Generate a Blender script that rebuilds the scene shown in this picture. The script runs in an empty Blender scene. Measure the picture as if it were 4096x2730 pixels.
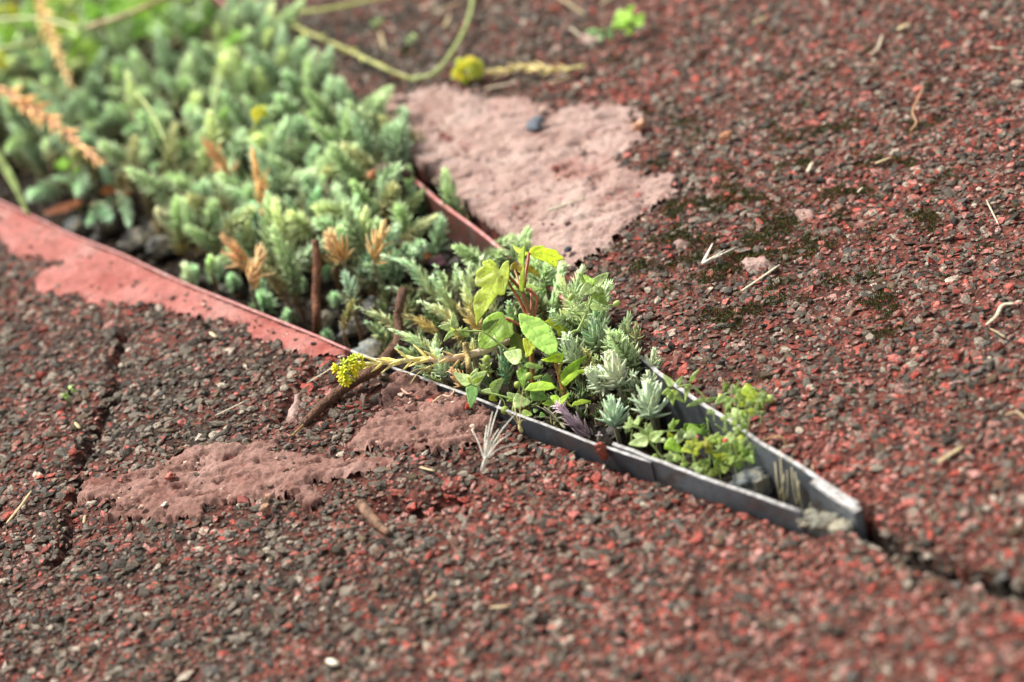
import bpy, math, random
import numpy as np
from mathutils import Matrix, Vector
from mathutils.geometry import delaunay_2d_cdt

# ------------------------------------------------------------------ camera, sky, sun, exposure
SC = bpy.context.scene
COL = SC.collection
ALPHA, ROLL, FMM, D0 = math.radians(31.0), math.radians(15.5), 85.0, 0.95
sa, ca, sr, cr = math.sin(ALPHA), math.cos(ALPHA), math.sin(ROLL), math.cos(ROLL)
FWD = np.array([0.0, ca, -sa])
R0, U0 = np.array([1.0, 0, 0]), np.array([0.0, sa, ca])
RGT, UPV = cr * R0 - sr * U0, sr * R0 + cr * U0
CAM = -FWD * D0
W, H = 4096.0, 2730.0
FPX = FMM / 36.0 * W

cam = bpy.data.cameras.new('camera'); camo = bpy.data.objects.new('camera', cam); COL.objects.link(camo)
m = Matrix.Identity(4)
for i in range(3):
    m[i][0], m[i][1], m[i][2], m[i][3] = RGT[i], UPV[i], -FWD[i], CAM[i]
camo.matrix_world = m
cam.lens, cam.sensor_width, cam.sensor_fit = FMM, 36.0, 'HORIZONTAL'
cam.clip_start, cam.clip_end = 0.02, 200.0
cam.dof.use_dof = True
cam.dof.aperture_fstop = 6.0
SC.camera = camo

def rays(px, py):
    u = (np.asarray(px, float) - W / 2) / FPX; v = (H / 2 - np.asarray(py, float)) / FPX
    return FWD + u[..., None] * RGT + v[..., None] * UPV
def P(px, py, z=0.0):                       # pixel -> point on the horizontal plane z (the ground, the rim, the soil)
    r = rays(px, py); t = (z - CAM[2]) / r[..., 2]
    return CAM + r * t[..., None]
def depth_at(px, py, z=0.0):
    return float((z - CAM[2]) / rays(px, py)[..., 2])
def at(px, py, d):                          # pixel -> point at a distance taken from the ground it stands on
    return CAM + rays(px, py) * d
def proj(p):
    q = p - CAM; w = q @ FWD
    return W / 2 + FPX * (q @ RGT) / w, H / 2 - FPX * (q @ UPV) / w
cam.dof.focus_distance = depth_at(2048, 1530)
PXM = FPX / cam.dof.focus_distance          # pixels per metre in the focal plane

SUN_EL, SUN_AZ = math.radians(52), math.radians(-48)     # soft light from behind the bed, a little to the left
world = bpy.data.worlds.new('World'); SC.world = world; world.use_nodes = True
wn = world.node_tree.nodes; wl = world.node_tree.links
sky = wn.new('ShaderNodeTexSky'); sky.sky_type = 'NISHITA'; sky.sun_disc = False
sky.sun_elevation, sky.sun_rotation = SUN_EL, SUN_AZ
sky.air_density, sky.dust_density, sky.ozone_density = 1.0, 4.0, 1.0
hs = wn.new('ShaderNodeHueSaturation'); hs.inputs['Saturation'].default_value = 0.12   # an overcast, grey-white sky
bgn = [n for n in wn if n.type == 'BACKGROUND'][0]
bgn.inputs['Strength'].default_value = 0.05
wl.new(sky.outputs[0], hs.inputs['Color']); wl.new(hs.outputs[0], bgn.inputs['Color'])
sun = bpy.data.lights.new('sun', 'SUN'); suno = bpy.data.objects.new('sun', sun); COL.objects.link(suno)
sun.energy, sun.angle, sun.color = 1.5, math.radians(10), (1.0, 0.95, 0.87)
sd = Vector((math.cos(SUN_EL) * math.sin(SUN_AZ), math.cos(SUN_EL) * math.cos(SUN_AZ), math.sin(SUN_EL)))
suno.rotation_euler = sd.to_track_quat('Z', 'Y').to_euler()
vs = SC.view_settings
vs.view_transform, vs.look, vs.gamma, vs.use_curve_mapping = 'Standard', 'None', 1.0, False
vs.exposure = 2.1
SC.render.engine = 'CYCLES'
SC.cycles.max_bounces = 6; SC.cycles.diffuse_bounces = 3; SC.cycles.transmission_bounces = 4
SC.cycles.use_denoising = True

# ------------------------------------------------------------------ helpers
rng = np.random.default_rng(7); random.seed(7)
def tag(o, label=None, cat=None, group=None, kind=None):
    if label: o['label'] = label
    if cat: o['category'] = cat
    if group: o['group'] = group
    if kind: o['kind'] = kind
    return o
def link(name, data, parent=None):
    o = bpy.data.objects.new(name, data); COL.objects.link(o)
    if parent is not None: o.parent = parent
    return o
def empty(name, loc):
    o = link(name, None); o.location = Vector(loc); o.empty_display_size = 0.01
    return o
def mesh(name, v, f, mat=None, smooth=True, attrs=None):
    me = bpy.data.meshes.new(name)
    v = np.asarray(v, np.float32).reshape(-1, 3)
    if isinstance(f, np.ndarray):
        n, k = f.shape
        me.vertices.add(len(v)); me.vertices.foreach_set('co', v.ravel())
        me.loops.add(n * k); me.loops.foreach_set('vertex_index', f.astype(np.int32).ravel())
        me.polygons.add(n)
        me.polygons.foreach_set('loop_start', np.arange(0, n * k, k, dtype=np.int32))
        me.polygons.foreach_set('loop_total', np.full(n, k, np.int32))
        me.update(calc_edges=True)
    else:
        me.from_pydata([tuple(map(float, p)) for p in v], [], [tuple(int(i) for i in q) for q in f])
    me.polygons.foreach_set('use_smooth', np.full(len(me.polygons), bool(smooth)))
    for an, (dom, arr) in (attrs or {}).items():
        a = me.attributes.new(an, 'FLOAT_COLOR', dom)
        arr = np.asarray(arr, np.float32)
        if arr.shape[1] == 3: arr = np.concatenate([arr, np.ones((len(arr), 1), np.float32)], 1)
        a.data.foreach_set('color', arr.ravel())
    me.validate(); me.update()
    if mat is not None: me.materials.append(mat)
    return me
def smoothstep(a, b, x):
    t = np.clip((x - a) / (b - a), 0, 1); return t * t * (3 - 2 * t)
def _hash(i, j, s):
    h = (i.astype(np.int64) * 374761393 + j.astype(np.int64) * 668265263 + s * 1442695041) & 0xffffffff
    h = ((h ^ (h >> 13)) * 1274126177) & 0xffffffff
    h = h ^ (h >> 16)
    return (h & 0xffffff) / float(0x1000000)
def noise(x, y, s=0):                       # gradient noise, about -1..1
    x = np.asarray(x, float); y = np.asarray(y, float)
    i, j = np.floor(x), np.floor(y); fx, fy = x - i, y - j
    u, v = fx * fx * fx * (fx * (fx * 6 - 15) + 10), fy * fy * fy * (fy * (fy * 6 - 15) + 10)
    def g(a, b):
        an = _hash(i + a, j + b, s) * 2 * math.pi
        return np.cos(an) * (fx - a) + np.sin(an) * (fy - b)
    return 1.45 * ((g(0, 0) * (1 - u) + g(1, 0) * u) * (1 - v) + (g(0, 1) * (1 - u) + g(1, 1) * u) * v)
def fbm(x, y, s=0, o=4):
    r, a = 0, 1.0
    for k in range(o):
        r = r + a * noise(x * 2 ** k, y * 2 ** k, s + 17 * k); a *= 0.5
    return r
def seg_dist(x, y, line):                   # distance to a polyline in the ground plane
    d = np.full(x.shape, 1e9)
    for (a, b), (c, e) in zip(line[:-1], line[1:]):
        l2 = (c - a) ** 2 + (e - b) ** 2 + 1e-18
        t = np.clip(((x - a) * (c - a) + (y - b) * (e - b)) / l2, 0, 1)
        d = np.minimum(d, np.hypot(x - a - t * (c - a), y - b - t * (e - b)))
    return d
def inside(x, y, poly):
    r = np.zeros(x.shape, bool); n = len(poly)
    for k in range(n):
        (a, b), (c, e) = poly[k], poly[(k + 1) % n]
        if b == e: continue
        hit = ((b > y) != (e > y)) & (x < (c - a) * (y - b) / (e - b) + a)
        r ^= hit
    return r
def sdist(x, y, poly):                      # negative inside
    poly = list(map(tuple, poly))
    d = seg_dist(x, y, poly + [poly[0]])
    return np.where(inside(x, y, poly), -d, d)
def catmull(pts, n=6):
    p = np.asarray(pts, float)
    if len(p) < 3: return np.array([p[0] + (p[-1] - p[0]) * t for t in np.linspace(0, 1, n + 1)])
    q = np.vstack([2 * p[0] - p[1], p, 2 * p[-1] - p[-2]]); out = []
    for i in range(1, len(q) - 2):
        for t in np.arange(n) / n:
            a, b, c, d = q[i - 1], q[i], q[i + 1], q[i + 2]
            out.append(0.5 * (2 * b + (c - a) * t + (2 * a - 5 * b + 4 * c - d) * t * t + (3 * b - a - 3 * c + d) * t ** 3))
    out.append(p[-1]); return np.array(out)
def unit(v): v = np.asarray(v, float); return v / (np.linalg.norm(v) + 1e-15)
def tube(pts, rad, sides=7, flat=1.0, jit=0.0):
    p = np.asarray(pts, float); n = len(p)
    rad = np.broadcast_to(np.asarray(rad, float), (n,))
    t = unit(p[1] - p[0]); a = unit(np.cross(t, [0.3, 0.2, 1.0])) ; V = []; F = []
    for i in range(n):
        t = unit(p[min(i + 1, n - 1)] - p[max(i - 1, 0)])
        a = unit(a - t * (a @ t)); b = np.cross(t, a)
        for k in range(sides):
            w = 2 * math.pi * k / sides; rr = rad[i] * (1 + jit * (random.random() * 2 - 1))
            V.append(p[i] + rr * (math.cos(w) * a + flat * math.sin(w) * b))
    for i in range(n - 1):
        for k in range(sides):
            k2 = (k + 1) % sides
            F.append((i * sides + k, i * sides + k2, (i + 1) * sides + k2, (i + 1) * sides + k))
    F.append(tuple(range(sides))[::-1]); F.append(tuple(range((n - 1) * sides, n * sides)))
    return np.array(V), F
def join(parts):
    V = []; F = []; o = 0
    for v, f in parts:
        V.append(np.asarray(v, float)); F += [tuple(i + o for i in q) for q in f]; o += len(v)
    return np.vstack(V), F

# ------------------------------------------------------------------ materials
class N:
    def __init__(s, name):
        s.m = bpy.data.materials.new(name); s.m.use_nodes = True
        s.t = s.m.node_tree; s.b = s.t.nodes['Principled BSDF']; s.o = s.t.nodes['Material Output']
        s.tc = s.t.nodes.new('ShaderNodeTexCoord')
    def n(s, k, **kw):
        x = s.t.nodes.new(k)
        for a, v in kw.items(): setattr(x, a, v)
        return x
    def l(s, a, b): s.t.links.new(a, b)
    def noise(s, scale, detail=3.0, rough=0.55, coord='Object', dist=0.0):
        x = s.n('ShaderNodeTexNoise'); x.inputs['Scale'].default_value = scale; x.inputs['Detail'].default_value = detail
        x.inputs['Roughness'].default_value = rough; x.inputs['Distortion'].default_value = dist
        s.l(s.tc.outputs[coord], x.inputs['Vector']); return x.outputs['Fac']
    def voro(s, scale, coord='Object', feature='F1', out='Distance'):
        x = s.n('ShaderNodeTexVoronoi'); x.feature = feature; x.inputs['Scale'].default_value = scale
        s.l(s.tc.outputs[coord], x.inputs['Vector']); return x.outputs[out]
    def ramp(s, fac, stops):
        x = s.n('ShaderNodeValToRGB'); e = x.color_ramp.elements
        while len(e) < len(stops): e.new(0.5)
        for k, (p, c) in enumerate(stops):
            e[k].position = p; e[k].color = (c, c, c, 1) if isinstance(c, (int, float)) else (*c, 1)
        s.l(fac, x.inputs['Fac']); return x.outputs['Color']
    def mix(s, fac, a, b, mode='MIX'):
        x = s.n('ShaderNodeMix', data_type='RGBA', blend_type=mode)
        for k, v in ((0, fac), (6, a), (7, b)):
            if isinstance(v, (int, float)): x.inputs[k].default_value = v if k == 0 else (v, v, v, 1)
            elif isinstance(v, tuple): x.inputs[k].default_value = (*v, 1)
            else: s.l(v, x.inputs[k])
        return x.outputs[2]
    def math(s, op, a, b=0.0, clamp=False):
        x = s.n('ShaderNodeMath', operation=op, use_clamp=clamp)
        for k, v in enumerate((a, b)):
            if isinstance(v, (int, float)): x.inputs[k].default_value = v
            else: s.l(v, x.inputs[k])
        return x.outputs[0]
    def attr(s, name, out='Color'):
        x = s.n('ShaderNodeAttribute', attribute_name=name); return x.outputs[out]
    def bump(s, h, dist=0.0005, strength=0.6):
        x = s.n('ShaderNodeBump'); x.inputs['Distance'].default_value = dist; x.inputs['Strength'].default_value = strength
        s.l(h, x.inputs['Height']); s.l(x.outputs[0], s.b.inputs['Normal']); return x
    def color(s, c):
        if isinstance(c, tuple): s.b.inputs['Base Color'].default_value = (*c, 1)
        else: s.l(c, s.b.inputs['Base Color'])
    def rough(s, r, spec=None):
        if isinstance(r, (int, float)): s.b.inputs['Roughness'].default_value = r
        else: s.l(r, s.b.inputs['Roughness'])
        if spec is not None: s.b.inputs['Specular IOR Level'].default_value = spec
    def objcol(s):
        x = s.n('ShaderNodeObjectInfo'); return x

def m_chip(name, attr=True, inst=False):
    k = N(name)
    base = k.attr('tint') if attr else k.objcol().outputs['Color']
    if inst: base.node.attribute_type = 'INSTANCER'
    fine = k.noise(1500, 4, 0.7)
    c = k.mix(1.0, base, k.ramp(fine, [(0.30, 0.22), (0.5, 0.95), (0.70, 2.2)]), 'MULTIPLY')
    dirt = k.ramp(k.noise(420, 3), [(0.50, 0.0), (0.64, 1.0)])
    c = k.mix(k.math('MULTIPLY', dirt, 0.7), c, (0.030, 0.025, 0.017))
    lich = k.ramp(k.noise(900, 2), [(0.66, 0.0), (0.72, 1.0)])
    c = k.mix(k.math('MULTIPLY', lich, 0.5), c, (0.34, 0.33, 0.28))
    k.color(c); k.rough(k.ramp(fine, [(0.3, 0.45), (0.7, 0.8)]), 0.14)
    k.bump(k.noise(1800, 3), 0.0004, 0.7)
    return k.m
M_CHIP, M_STONECHIP, M_CHIP_FAR = m_chip('gravel_chip'), m_chip('loose_chip', False), m_chip('outer_gravel_chip', True, True)

def m_ground():
    k = N('red_painted_asphalt')
    big = k.noise(14, 4, 0.6); mid = k.noise(150, 4, 0.65); fine = k.noise(900, 4, 0.7)
    red = k.ramp(mid, [(0.33, (0.022, 0.010, 0.008)), (0.48, (0.075, 0.027, 0.020)), (0.66, (0.20, 0.060, 0.044))])
    dark = k.ramp(fine, [(0.3, (0.010, 0.008, 0.006)), (0.6, (0.036, 0.026, 0.020)), (0.8, (0.09, 0.07, 0.058))])
    f = k.math('ADD', k.math('MULTIPLY', k.attr('tint', 'Fac'), 0.75), k.math('MULTIPLY', mid, 0.55))
    f = k.ramp(f, [(0.34, 0.0), (0.60, 1.0)])
    c = k.mix(f, dark, red)
    c = k.mix(k.ramp(fine, [(0.62, 0.0), (0.75, 0.6)]), c, (0.03, 0.025, 0.02))
    k.color(c); k.rough(k.ramp(mid, [(0.3, 0.5), (0.7, 0.85)]), 0.10)
    h = k.math('ADD', k.noise(420, 5, 0.7), k.math('MULTIPLY', k.voro(520), 0.7))
    k.bump(h, 0.0014, 0.9)
    return k.m
M_GROUND = m_ground()

def m_mortar(name, c0, c1, c2, dirt=0.5):
    k = N(name)
    a = k.noise(38, 5, 0.6); fine = k.noise(1100, 4, 0.75); mid = k.noise(190, 4, 0.65)
    c = k.ramp(a, [(0.3, c0), (0.5, c1), (0.7, c2)])
    c = k.mix(1.0, c, k.ramp(fine, [(0.25, 0.5), (0.5, 1.0), (0.75, 1.45)]), 'MULTIPLY')
    c = k.mix(k.ramp(k.noise(26, 5, .7, dist=.8), [(0.54, 0.0), (0.66, .7)]), c, tuple(.8 * v for v in (c0[0] * 1.15, c0[1] * .72, c0[2] * .68)))
    d = k.ramp(mid, [(0.54, 0.0), (0.7, 1.0)])
    c = k.mix(k.math('MULTIPLY', d, dirt), c, (0.09, 0.055, 0.042))
    sp = k.ramp(k.voro(560), [(0.12, 1.0), (0.2, 0.0)])
    c = k.mix(k.math('MULTIPLY', sp, k.ramp(k.noise(260, 2), [(0.5, 0.0), (0.6, 0.75)])), c, (0.035, 0.028, 0.024))
    c = k.mix(k.ramp(k.noise(85, 5, .7), [(0.56, 0.0), (0.68, dirt)]), c, (0.075, 0.045, 0.034))
    sl = k.ramp(k.voro(480), [(0.07, 1.0), (0.11, 0.0)])
    c = k.mix(k.math('MULTIPLY', sl, k.ramp(k.noise(210, 2), [(0.55, 0.0), (0.62, 0.7)])), c, (0.6, 0.45, 0.38))
    k.color(c); k.rough(k.ramp(mid, [(0.35, 0.5), (0.65, 0.8)]), 0.14)
    h = k.math('ADD', k.noise(330, 5, 0.75), k.math('MULTIPLY', k.noise(800, 4, .8), 0.6))
    k.bump(h, 0.0011, 0.9)
    return k.m
M_PATCH_A = m_mortar('dusty_pink_mortar', (0.29, 0.18, 0.15), (0.39, 0.265, 0.228), (0.45, 0.34, 0.295), 0.35)
M_PATCH_B = m_mortar('coral_red_paint', (0.31, 0.098, 0.080), (0.40, 0.145, 0.122), (0.42, 0.22, 0.19), 0.4)
M_PATCH_C = m_mortar('brown_red_mortar', (0.18, 0.088, 0.068), (0.26, 0.14, 0.112), (0.33, 0.20, 0.165), 0.55)

def m_metal(name, c0, c1, rough, paint=None):
    k = N(name)
    a = k.noise(30, 4); b = k.noise(400, 3, 0.6)
    c = k.mix(k.ramp(a, [(0.35, 0.0), (0.65, 1.0)]), c0, c1)
    if paint:
        c = k.mix(k.ramp(k.noise(55, 5, 0.65), [(0.40, 0.0), (0.46, 1.0)]), c, paint)
    d = k.ramp(k.noise(95, 5, 0.7, dist=.6), [(0.48, 0.0), (0.66, 0.85)])
    c = k.mix(d, c, (0.055, 0.042, 0.03))
    sp = k.ramp(k.voro(420), [(0.14, 1.0), (0.2, 0.0)])
    c = k.mix(k.math('MULTIPLY', sp, 0.75), c, (0.03, 0.024, 0.018))
    k.color(c); k.rough(k.ramp(b, [(0.3, rough - .1), (0.7, rough + .15)]), 0.5)
    k.bump(b, 0.0002, 0.5)
    return k.m
M_STRIP = m_metal('grey_edging', (0.032, 0.038, 0.046), (0.075, 0.085, 0.097), 0.38)
M_STRIP_END = m_metal('pale_grey_edging', (0.045, 0.052, 0.06), (0.13, 0.146, 0.16), 0.38)
M_STRIP_RED = m_metal('painted_edging', (0.09, 0.075, 0.072), (0.13, 0.10, 0.10), 0.5, (0.125, 0.042, 0.032))
def m_rim(name, c0, c1):
    k = N(name); f = k.noise(260, 4, 0.7)
    k.color(k.ramp(f, [(0.35, c0), (0.6, c1), (0.75, (0.58, 0.57, 0.55))])); k.rough(0.5, 0.4)
    k.bump(k.noise(700, 3), 0.0004, 0.7); return k.m
M_RIM = m_rim('worn_pale_rim', (0.16, 0.145, 0.135), (0.40, 0.395, 0.385))
M_RIM_RED = m_rim('red_worn_rim', (0.30, 0.07, 0.055), (0.42, 0.20, 0.18))

def m_soil():
    k = N('damp_dark_soil'); f = k.noise(700, 5, 0.75); g = k.noise(90, 4)
    c = k.ramp(f, [(0.3, (0.010, 0.008, 0.006)), (0.55, (0.035, 0.025, 0.018)), (0.8, (0.11, 0.08, 0.055))])
    c = k.mix(k.ramp(g, [(0.5, 0.0), (0.65, 0.6)]), c, (0.03, 0.03, 0.028))
    k.color(c); k.rough(0.85, 0.05); k.bump(k.noise(450, 5, 0.7), 0.003, 1.0); return k.m
M_SOIL = m_soil()
def m_stone():
    k = N('speckled_stone'); oi = k.objcol()
    f = k.noise(520, 5, 0.7); g = k.noise(130, 4, 0.6)
    c = k.mix(1.0, oi.outputs['Color'], k.ramp(f, [(0.32, 0.3), (0.5, 1.0), (0.7, 1.7)]), 'MULTIPLY')
    c = k.mix(k.ramp(g, [(0.46, 0.0), (0.6, 0.75)]), c, (0.50, 0.44, 0.31))
    c = k.mix(k.ramp(k.noise(200, 3), [(0.58, 0.0), (0.72, 0.75)]), c, (0.06, 0.06, 0.055))
    k.color(c); k.rough(0.6, 0.2); k.bump(k.noise(500, 5, 0.75), 0.0022, 1.0); return k.m
M_STONE = m_stone()
def m_wood():
    k = N('twig_bark'); oi = k.objcol(); f = k.noise(420, 5, 0.7)
    c = k.mix(1.0, oi.outputs['Color'], k.ramp(f, [(0.28, 0.35), (0.5, 0.95), (0.75, 1.7)]), 'MULTIPLY')
    c = k.mix(k.ramp(k.noise(160, 3), [(0.55, 0.0), (0.7, 0.7)]), c, (0.04, 0.026, 0.02))
    k.color(c); k.rough(0.65, 0.2); k.bump(k.math('ADD', k.noise(900, 4), k.noise(300, 4)), 0.0012, 1.0); return k.m
M_WOOD = m_wood()
def m_straw():
    k = N('dry_straw'); oi = k.objcol(); f = k.noise(800, 3, 0.6)
    c = k.mix(1.0, oi.outputs['Color'], k.ramp(f, [(0.3, 0.6), (0.5, 1.0), (0.75, 1.2)]), 'MULTIPLY')
    k.color(c); k.rough(0.5, 0.4); return k.m
M_STRAW = m_straw()
def m_sedum():
    k = N('sedum_leaf'); oi = k.objcol(); at_ = k.attr('tint')
    sp = k.n('ShaderNodeSeparateColor'); k.l(at_, sp.inputs[0])
    along, up, rnd = sp.outputs[0], sp.outputs[1], sp.outputs[2]
    c = k.mix(1.0, k.mix(1.0, oi.outputs['Color'], (1.62, 1.50, 1.27), 'MULTIPLY'), k.ramp(up, [(0.0, 0.40), (0.45, 0.85), (0.8, 1.45), (1.0, 1.95)]), 'MULTIPLY')  # pale young tips over a darker foot, with sunlit brightness painted in too
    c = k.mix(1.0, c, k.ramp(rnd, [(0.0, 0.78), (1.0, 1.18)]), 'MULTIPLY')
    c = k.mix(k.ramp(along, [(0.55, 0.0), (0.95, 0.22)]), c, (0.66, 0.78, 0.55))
    c = k.mix(k.math('MULTIPLY', k.ramp(along, [(0.9, 0.0), (1.0, 1.0)]), 0.45), c, (0.42, 0.22, 0.14))
    dry = k.math('MULTIPLY', k.ramp(up, [(0.1, 1.0), (0.5, 0.0)]), oi.outputs['Alpha'])
    dry = k.math('MULTIPLY', dry, k.ramp(rnd, [(0.15, 0.25), (0.7, 1.0)]))
    c = k.mix(dry, c, k.ramp(rnd, [(0.0, (0.34, 0.20, 0.07)), (0.6, (0.46, 0.33, 0.12)), (1.0, (0.30, 0.12, 0.05))]))
    c = k.mix(k.ramp(k.noise(700, 3), [(0.62, 0.0), (0.72, 0.5)]), c, (0.07, 0.055, 0.035))
    k.color(c); k.rough(0.5, 0.2)
    k.b.inputs['Subsurface Weight'].default_value = 0.12
    k.b.inputs['Subsurface Radius'].default_value = (0.5, 1.0, 0.3); k.b.inputs['Subsurface Scale'].default_value = 0.0012
    return k.m
M_SEDUM = m_sedum()
def m_leaf():
    k = N('broad_leaf'); oi = k.objcol(); at_ = k.attr('tint')
    sp = k.n('ShaderNodeSeparateColor'); k.l(at_, sp.inputs[0])
    c = k.mix(1.0, oi.outputs['Color'], k.ramp(k.noise(160, 4, 0.6), [(0.3, 0.8), (0.5, 1.2), (0.72, 1.5)]), 'MULTIPLY')
    c = k.mix(1.0, c, k.ramp(k.noise(900, 3, 0.6), [(0.3, 0.85), (0.7, 1.12)]), 'MULTIPLY')
    c = k.mix(k.math('MULTIPLY', sp.outputs[0], 0.5), c, k.mix(1.0, c, (0.42, 0.50, 0.38), 'MULTIPLY'))
    brown = k.math('MULTIPLY', k.ramp(k.noise(230, 4, 0.7), [(0.56, 0.0), (0.66, 1.0)]), k.math('SUBTRACT', 1.0, oi.outputs['Alpha']))
    c = k.mix(brown, c, (0.16, 0.10, 0.02))
    spk = k.math('MULTIPLY', k.ramp(k.voro(620), [(0.12, 1.0), (0.2, 0.0)]), k.ramp(k.noise(170, 2), [(0.52, 0.0), (0.6, 0.9)]))
    c = k.mix(spk, c, (0.03, 0.025, 0.012))
    k.color(c); k.rough(k.ramp(k.noise(300, 3), [(0.4, 0.28), (0.6, 0.5)]), 0.5)
    k.bump(k.math('ADD', k.math('MULTIPLY', sp.outputs[0], -0.8), k.math('MULTIPLY', k.noise(1500, 3), .5)), 0.00022, 0.6)
    tr = k.n('ShaderNodeBsdfTranslucent'); k.l(k.mix(1.0, c, (1.15, 1.25, 0.6), 'MULTIPLY'), tr.inputs['Color'])
    ms = k.n('ShaderNodeMixShader'); ms.inputs[0].default_value = 0.38
    k.l(k.b.outputs[0], ms.inputs[1]); k.l(tr.outputs[0], ms.inputs[2]); k.l(ms.outputs[0], k.o.inputs[0])
    return k.m
M_LEAF = m_leaf()
def m_plain(name, rough=0.45):
    k = N(name); oi = k.objcol()
    k.color(k.mix(1.0, oi.outputs['Color'], k.ramp(k.noise(500, 4, 0.6), [(0.3, 0.65), (0.5, 1.0), (0.75, 1.3)]), 'MULTIPLY'))
    k.rough(rough, 0.45); k.b.inputs['Subsurface Weight'].default_value = 0.08
    k.b.inputs['Subsurface Radius'].default_value = (0.6, 0.8, 0.2); k.b.inputs['Subsurface Scale'].default_value = 0.001
    return k.m
M_STEM, M_PETAL = m_plain('plant_stem'), m_plain('flower_petal', 0.55)
def m_drop():
    k = N('water_drop'); k.color((1, 1, 1)); k.rough(0.02)
    k.b.inputs['Transmission Weight'].default_value = 1.0; k.b.inputs['IOR'].default_value = 1.33; return k.m
M_DROP = m_drop()
def m_moss():
    k = N('moss'); sp = k.attr('tint')
    k.color(sp); k.rough(0.7, 0.2); return k.m
M_MOSS = m_moss()

# ------------------------------------------------------------------ the bed between the two slabs
RIM_N, RIM_F, SOIL_Z = 0.001, 0.003, -0.024
NEAR_PX = [(-900, 440), (-400, 640), (0, 808), (128, 866), (287, 942), (485, 1019), (702, 1121), (925, 1210), (1212, 1325), (1400, 1404),
           (1496, 1442), (1591, 1481), (1735, 1533), (1854, 1576), (1926, 1605), (2045, 1653), (2165, 1696), (2200, 1710), (2372, 1776), (2441, 1797),
           (2602, 1851), (2831, 1928), (3003, 1983), (3199, 2052)]
FAR_PX = [(-100, -950), (300, -560), (700, -175), (1000, 105), (1200, 290), (1480, 545), (1708, 759), (1795, 831), (1903, 910), (2048, 1026), (2300, 1222), (2567, 1426),
          (2648, 1495), (2717, 1547), (2808, 1610), (2900, 1667), (2992, 1730), (3050, 1771), (3176, 1845), (3273, 1908), (3348, 1960), (3440, 2017)]
def to_ground(pxs, z=0.0): return np.array([P(x, y, z) for x, y in pxs])
NEAR, FAR = to_ground(NEAR_PX, RIM_N), to_ground(FAR_PX, RIM_F)
def offset(line, d):                        # sideways in the ground plane (d > 0: to the left of the run)
    out = []
    for i in range(len(line)):
        t = unit((line[min(i + 1, len(line) - 1)] - line[max(i - 1, 0)])[:2])
        dd = d[i] if np.ndim(d) else d
        out.append([line[i][0] - t[1] * dd, line[i][1] + t[0] * dd, line[i][2]])
    return np.array(out)
far_gap = np.array([0.0085 if x < 2100 else (0.0035 if x > 3300 else 0.0018) for x, y in FAR_PX])
FAR_SLAB = offset(FAR, far_gap)
END = [P(3290, 2085)[:2], P(3460, 2105)[:2]]
TRENCH = [tuple(p[:2]) for p in offset(NEAR, -0.0006)] + [tuple(p) for p in END] + [tuple(p[:2]) for p in FAR_SLAB[::-1]]
CRACK = to_ground([(3430, 2080), (3520, 2130), (3600, 2175), (3700, 2222), (3850, 2268), (3960, 2300), (4096, 2345), (4250, 2390), (4500, 2450), (4900, 2560)])[:, :2]
GROOVES = [(to_ground([(500, 1330), (465, 1420), (475, 1500), (450, 1600), (400, 1700), (330, 1830), (310, 1960), (290, 2050), (270, 2150), (225, 2250)])[:, :2], 0.0026, 0.006),
           (to_ground([(1480, 2020), (1600, 2040), (1700, 2030), (1760, 2012), (1830, 1990)])[:, :2], 0.005, 0.007),
           (to_ground([(1250, 1480), (1190, 1560), (1110, 1690)])[:, :2], 0.0025, 0.004)]
PATCHES = {
 'a': [(1300, 430), (1448, 426), (1506, 405), (1650, 376), (1694, 350), (1795, 361), (1867, 368), (2026, 390), (2084, 397), (2185, 426), (2286, 433), (2373, 419), (2467, 426), (2546, 433),
       (2568, 506), (2575, 578), (2500, 632), (2470, 660), (2553, 693), (2662, 693), (2720, 722), (2715, 790), (2640, 830), (2560, 880), (2500, 930), (2440, 1000), (2360, 1050), (2290, 1080), (2180, 1085), (2060, 1030), (1700, 740)],
 'b': [(-500, 900), (0, 955), (64, 1032), (147, 1038), (255, 1057), (179, 1083), (137, 1115), (147, 1172), (255, 1191), (306, 1172), (364, 1230), (447, 1223), (574, 1223), (651, 1223), (689, 1255), (791, 1281),
       (893, 1281), (995, 1300), (976, 1332), (1034, 1376), (1117, 1383), (1148, 1408), (1244, 1434), (1340, 1434), (1397, 1421), (1396, 1395), (925, 1200), (485, 1005), (0, 795), (-500, 590)],
 'c': [(277, 2004), (338, 1935), (468, 1890), (659, 1851), (766, 1798), (889, 1775), (996, 1790), (1118, 1763), (1126, 1782), (1065, 1821), (1110, 1813), (1218, 1813), (1332, 1836), (1424, 1851), (1577, 1836), (1593, 1859),
       (1493, 1905), (1348, 1928), (1248, 1935), (1294, 1989), (1263, 2050), (1218, 2050), (1195, 2012), (1118, 1989), (965, 2012), (835, 2035), (812, 2104), (736, 2081), (644, 2111), (628, 2089), (506, 2092), (414, 2092), (391, 2066), (483, 2027), (353, 2012)],
 'd': [(1378, 1790), (1455, 1721), (1485, 1683), (1501, 1630), (1546, 1538), (1600, 1495), (1735, 1545), (1926, 1618), (1985, 1650), (1975, 1700), (1921, 1783), (1807, 1798), (1791, 1836), (1753, 1844), (1745, 1817), (1638, 1805), (1577, 1813), (1424, 1821)],
 'e': [(1172, 1561), (1210, 1576), (1187, 1668), (1195, 1690), (1149, 1698), (1133, 1675), (1160, 1620)],
 'f': [(3166, 854), (3200, 845), (3264, 850), (3262, 875), (3230, 896), (3196, 890)],
 'g': [(2963, 1062), (2990, 1042), (3070, 1038), (3085, 1068), (3040, 1085), (2975, 1086)],
 'h': [(2685, 975), (2720, 965), (2755, 972), (2750, 992), (2700, 996)],
 'i': [(2340, 140), (2400, 150), (2410, 175), (2350, 182), (2315, 165)],
}
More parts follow.
